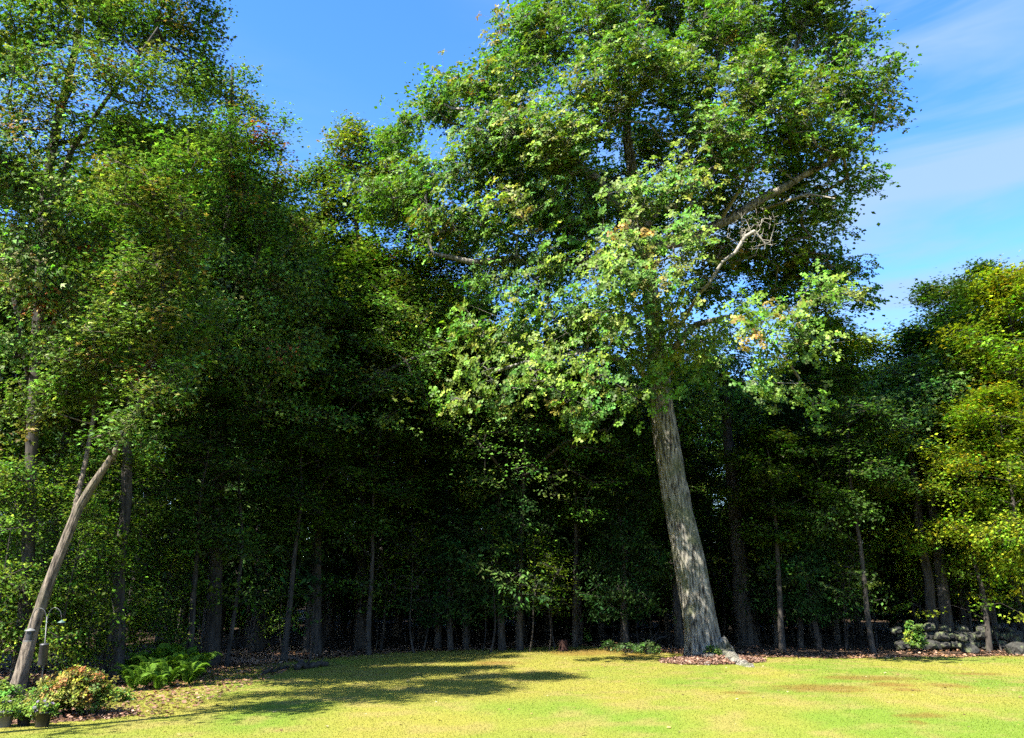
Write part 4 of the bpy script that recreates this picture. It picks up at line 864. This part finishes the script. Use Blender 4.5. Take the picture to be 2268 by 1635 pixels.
# small hanging cone on the right arm
CT = pp(184, 1845); cn = empty('hanging_feeder', CT, 'small green cone-roofed feeder hanging from the right arm of the pole', 'bird feeder')
b = MB(); b.tube([np.zeros(3), pp(185, 1862) - CT], .003, 6); b.build('hanger', M_METAL, cn)
b = MB(); c = pp(185, 1868) - CT; b.lathe([(.004, .05), (.03, .03), (.068, .004), (.07, 0), (.066, 0), (.02, .02)], c); b.build('roof', M_GREENM, cn)
b = MB(); b.lathe([(.012, .02), (.02, .0), (.02, -.04), (0, -.045)], c); b.build('cup', M_BLACK, cn)

# stones, stump, logs, the stone wall
def stone_mesh(seed):
    rg = np.random.default_rng(seed); me = bpy.data.meshes.new('stone'); import bmesh
    bm = bmesh.new(); bmesh.ops.create_icosphere(bm, subdivisions=2, radius=1)
    V = np.array([v.co for v in bm.verts]); n = 1 + .55 * (vnoise(V * 1.3 + seed * 3, seed) - .5) + .22 * (vnoise(V * 3.1 + seed, seed + 1) - .5)
    V = np.clip(V * n[:, None] * [1.2, .95, .75], [-.95, -.8, -.55], [.95, .8, .6])
    for v, q in zip(bm.verts, V): v.co = q
    bm.to_mesh(me); bm.free(); me.materials.append(M_STONE)
    return me
STN = [stone_mesh(s) for s in range(6)]
def stone(p, s, parent=None, name='stone', i=0):
    o = bpy.data.objects.new(name, STN[i % 6]); COL.objects.link(o); o.parent = parent; o.location = [float(v) for v in p]; o.scale = (s, s * RNG.uniform(.8, 1.2), s * RNG.uniform(.8, 1.1)); o.rotation_euler = (RNG.normal(0, .15), RNG.normal(0, .15), RNG.random() * 6.28); return o
w0 = G(1995, 1443); wl = empty('stone_wall', w0, 'tumbled lichen-covered fieldstone wall at the foot of the yellowing maples', 'stone wall'); i = 0
w1 = G(2420, 1435)
for lay, (n, z) in enumerate(((24, .16), (22, .46), (12, .74))):
    for j in range(n):
        f = (j + .5 * (lay % 2) + RNG.uniform(-.2, .2)) / n; p = w0 + (w1 - w0) * f; s = RNG.uniform(.20, .34) * (1 - .1 * lay)
        p = np.array([p[0], p[1] + RNG.normal(0, .12), gz(p[0], p[1])[0] + z * RNG.uniform(.85, 1.05)]); stone(p - w0, s, wl, i=i); i += 1
def rock(px, py, s, label, i):
    g = G(px, py); g[2] += s * .3; tag(stone(g, s, None, 'rock', i), label, 'rock')
rock(78, 1556, .16, 'pale rounded rock beside the foot of the leaning tree', 1)
rock(2262, 1452, .4, 'squared grey boulder at the lawn edge by the wall', 2)
rock(2150, 1449, .28, 'light mossy rock lying in front of the stone wall', 4)
g = G(1247, 1440); st_ = empty('tree_stump', g, 'small reddish rotting stump at the edge of the wood', 'stump')
b = MB(); b.lathe([(.24, -.05), (.19, .03), (.16, .12), (.155, .28), (.15, .36)], k=18); bk = b.build('bark', M_STUMP, st_)
for v in bk.data.vertices: q = 1 + .25 * math.sin(v.co.z * 9 + math.atan2(v.co.y, v.co.x) * 3) * .5; v.co.x *= q; v.co.y *= q
b = MB(); b.lathe([(.152, .355), (.08, .375), (0, .37)], k=18); b.build('top', M_STUMP, st_)
def log(pa, pb, r_, label, seed, lift=0.0):
    A, B = G(*pa), G(*pb); A[2] += r_ * .8; B[2] += r_ * .8 + lift; root = empty('fallen_log', A, label, 'log'); rg = np.random.default_rng(seed)
    s = np.linspace(0, 1, 12)[:, None]; q = A + (B - A) * s; q[1:-1] += rg.normal(0, r_ * .35, (10, 3)); b = MB(); b.tube(q - A, np.linspace(r_, r_ * .6, 12), 10, bump=r_ * .5, seed=seed); b.build('stem', M_BARK, root)
    for j in range(3):
        t = q[3 + 2 * j] - A; e = t + np.array([rg.normal(0, .4), rg.normal(0, .3), .25 + .3 * rg.random()]); b = MB(); b.tube([t, (t + e) / 2 + rg.normal(0, .05, 3), e], [r_ * .4, r_ * .3, r_ * .1], 6); b.build('side_branch', M_BARK, root)
log((655, 1482), (725, 1474), .10, 'weathered fallen log lying in the shade on the lawn edge', 111)
log((585, 1490), (640, 1478), .05, 'thin fallen branch in front of the leaf drift', 112)
log((1395, 1437), (1480, 1432), .06, 'slanting fallen branch in the undergrowth left of the oak', 113, .35)
log((2230, 1440), (2262, 1418), .06, 'pale dead branch leaning over the stone wall', 114, .6)

# twin dark trunks behind the stone wall, and two more large trunks behind the oak
def bole(px0, px1, Yd, ptop, r0, label, seed, name='forest_tree', second=None, grp=None):
    x0 = (px0 - 1134) / FPX * Yd / ray(px0, 1300)[1]; base = np.array([x0, Yd, gz(x0, Yd)[0]]); tp_ = at(px1, ptop, Yd)
    rt = empty(name, base, label, 'tree', grp); rg = np.random.default_rng(seed)
    def one(b0, t0, r0):
        f = np.linspace(0, 1, 8)[:, None]; q = b0 + (t0 - b0) * f; q[1:-1, :2] += rg.normal(0, .06, (6, 2)); q[0, 2] -= .2
        return np.column_stack([q, r0 * (1 - .62 * f[:, 0])])
    paths = [one(base, tp_, r0)]
    if second: paths.append(one(base + [second[0], 0, 0], at(second[1], ptop, Yd), r0 * .85))
    for q in paths:
        V, F = trunk_tube(q, k=20, ridge=.05, nr=12, seed=seed, flare=.35, fz=.35); kid(rt, mesh_np('trunk', V - base, F, M_BARK, rt, smooth=True))
    q = paths[0]; T = ell(q[-1, :3] + [0, 0, -.3], (2.6, 2.6, 2.4), 150, rg, .4); P, par, r, npre = grow([q], T, .009, zmin=q[-1, 2] * .45, seed=seed)
    tc = palette(len(T), rg, GREEN, .3); cr = crown_scatter(T, q[-1, :3], rg, per=40, tcol=tc, **SC)
    V, F = limbs(P, par, r, npre, 4); mesh_np('limb', V - base, F, M_BARK, rt, smooth=True)
    mesh_np('crown', cr[0] - base, cr[1], M_LEAF, rt, col=np.repeat(cr[3], cr[2], 0))
bole(2085, 2030, 31.0, 900, .24, 'pair of dark leaning trunks rising from one foot behind the stone wall', 121, second=(-.45, 2000))
bole(1648, 1600, 33.0, 820, .36, 'large dark straight trunk standing in the shade just behind the oak', 122)
bole(1500, 1470, 32.0, 860, .17, 'slim trunk half hidden behind the left side of the oak trunk', 123)
bole(285, 300, 20.8, 640, .16, 'slim upright trunk standing just behind the leaning tree', 124)
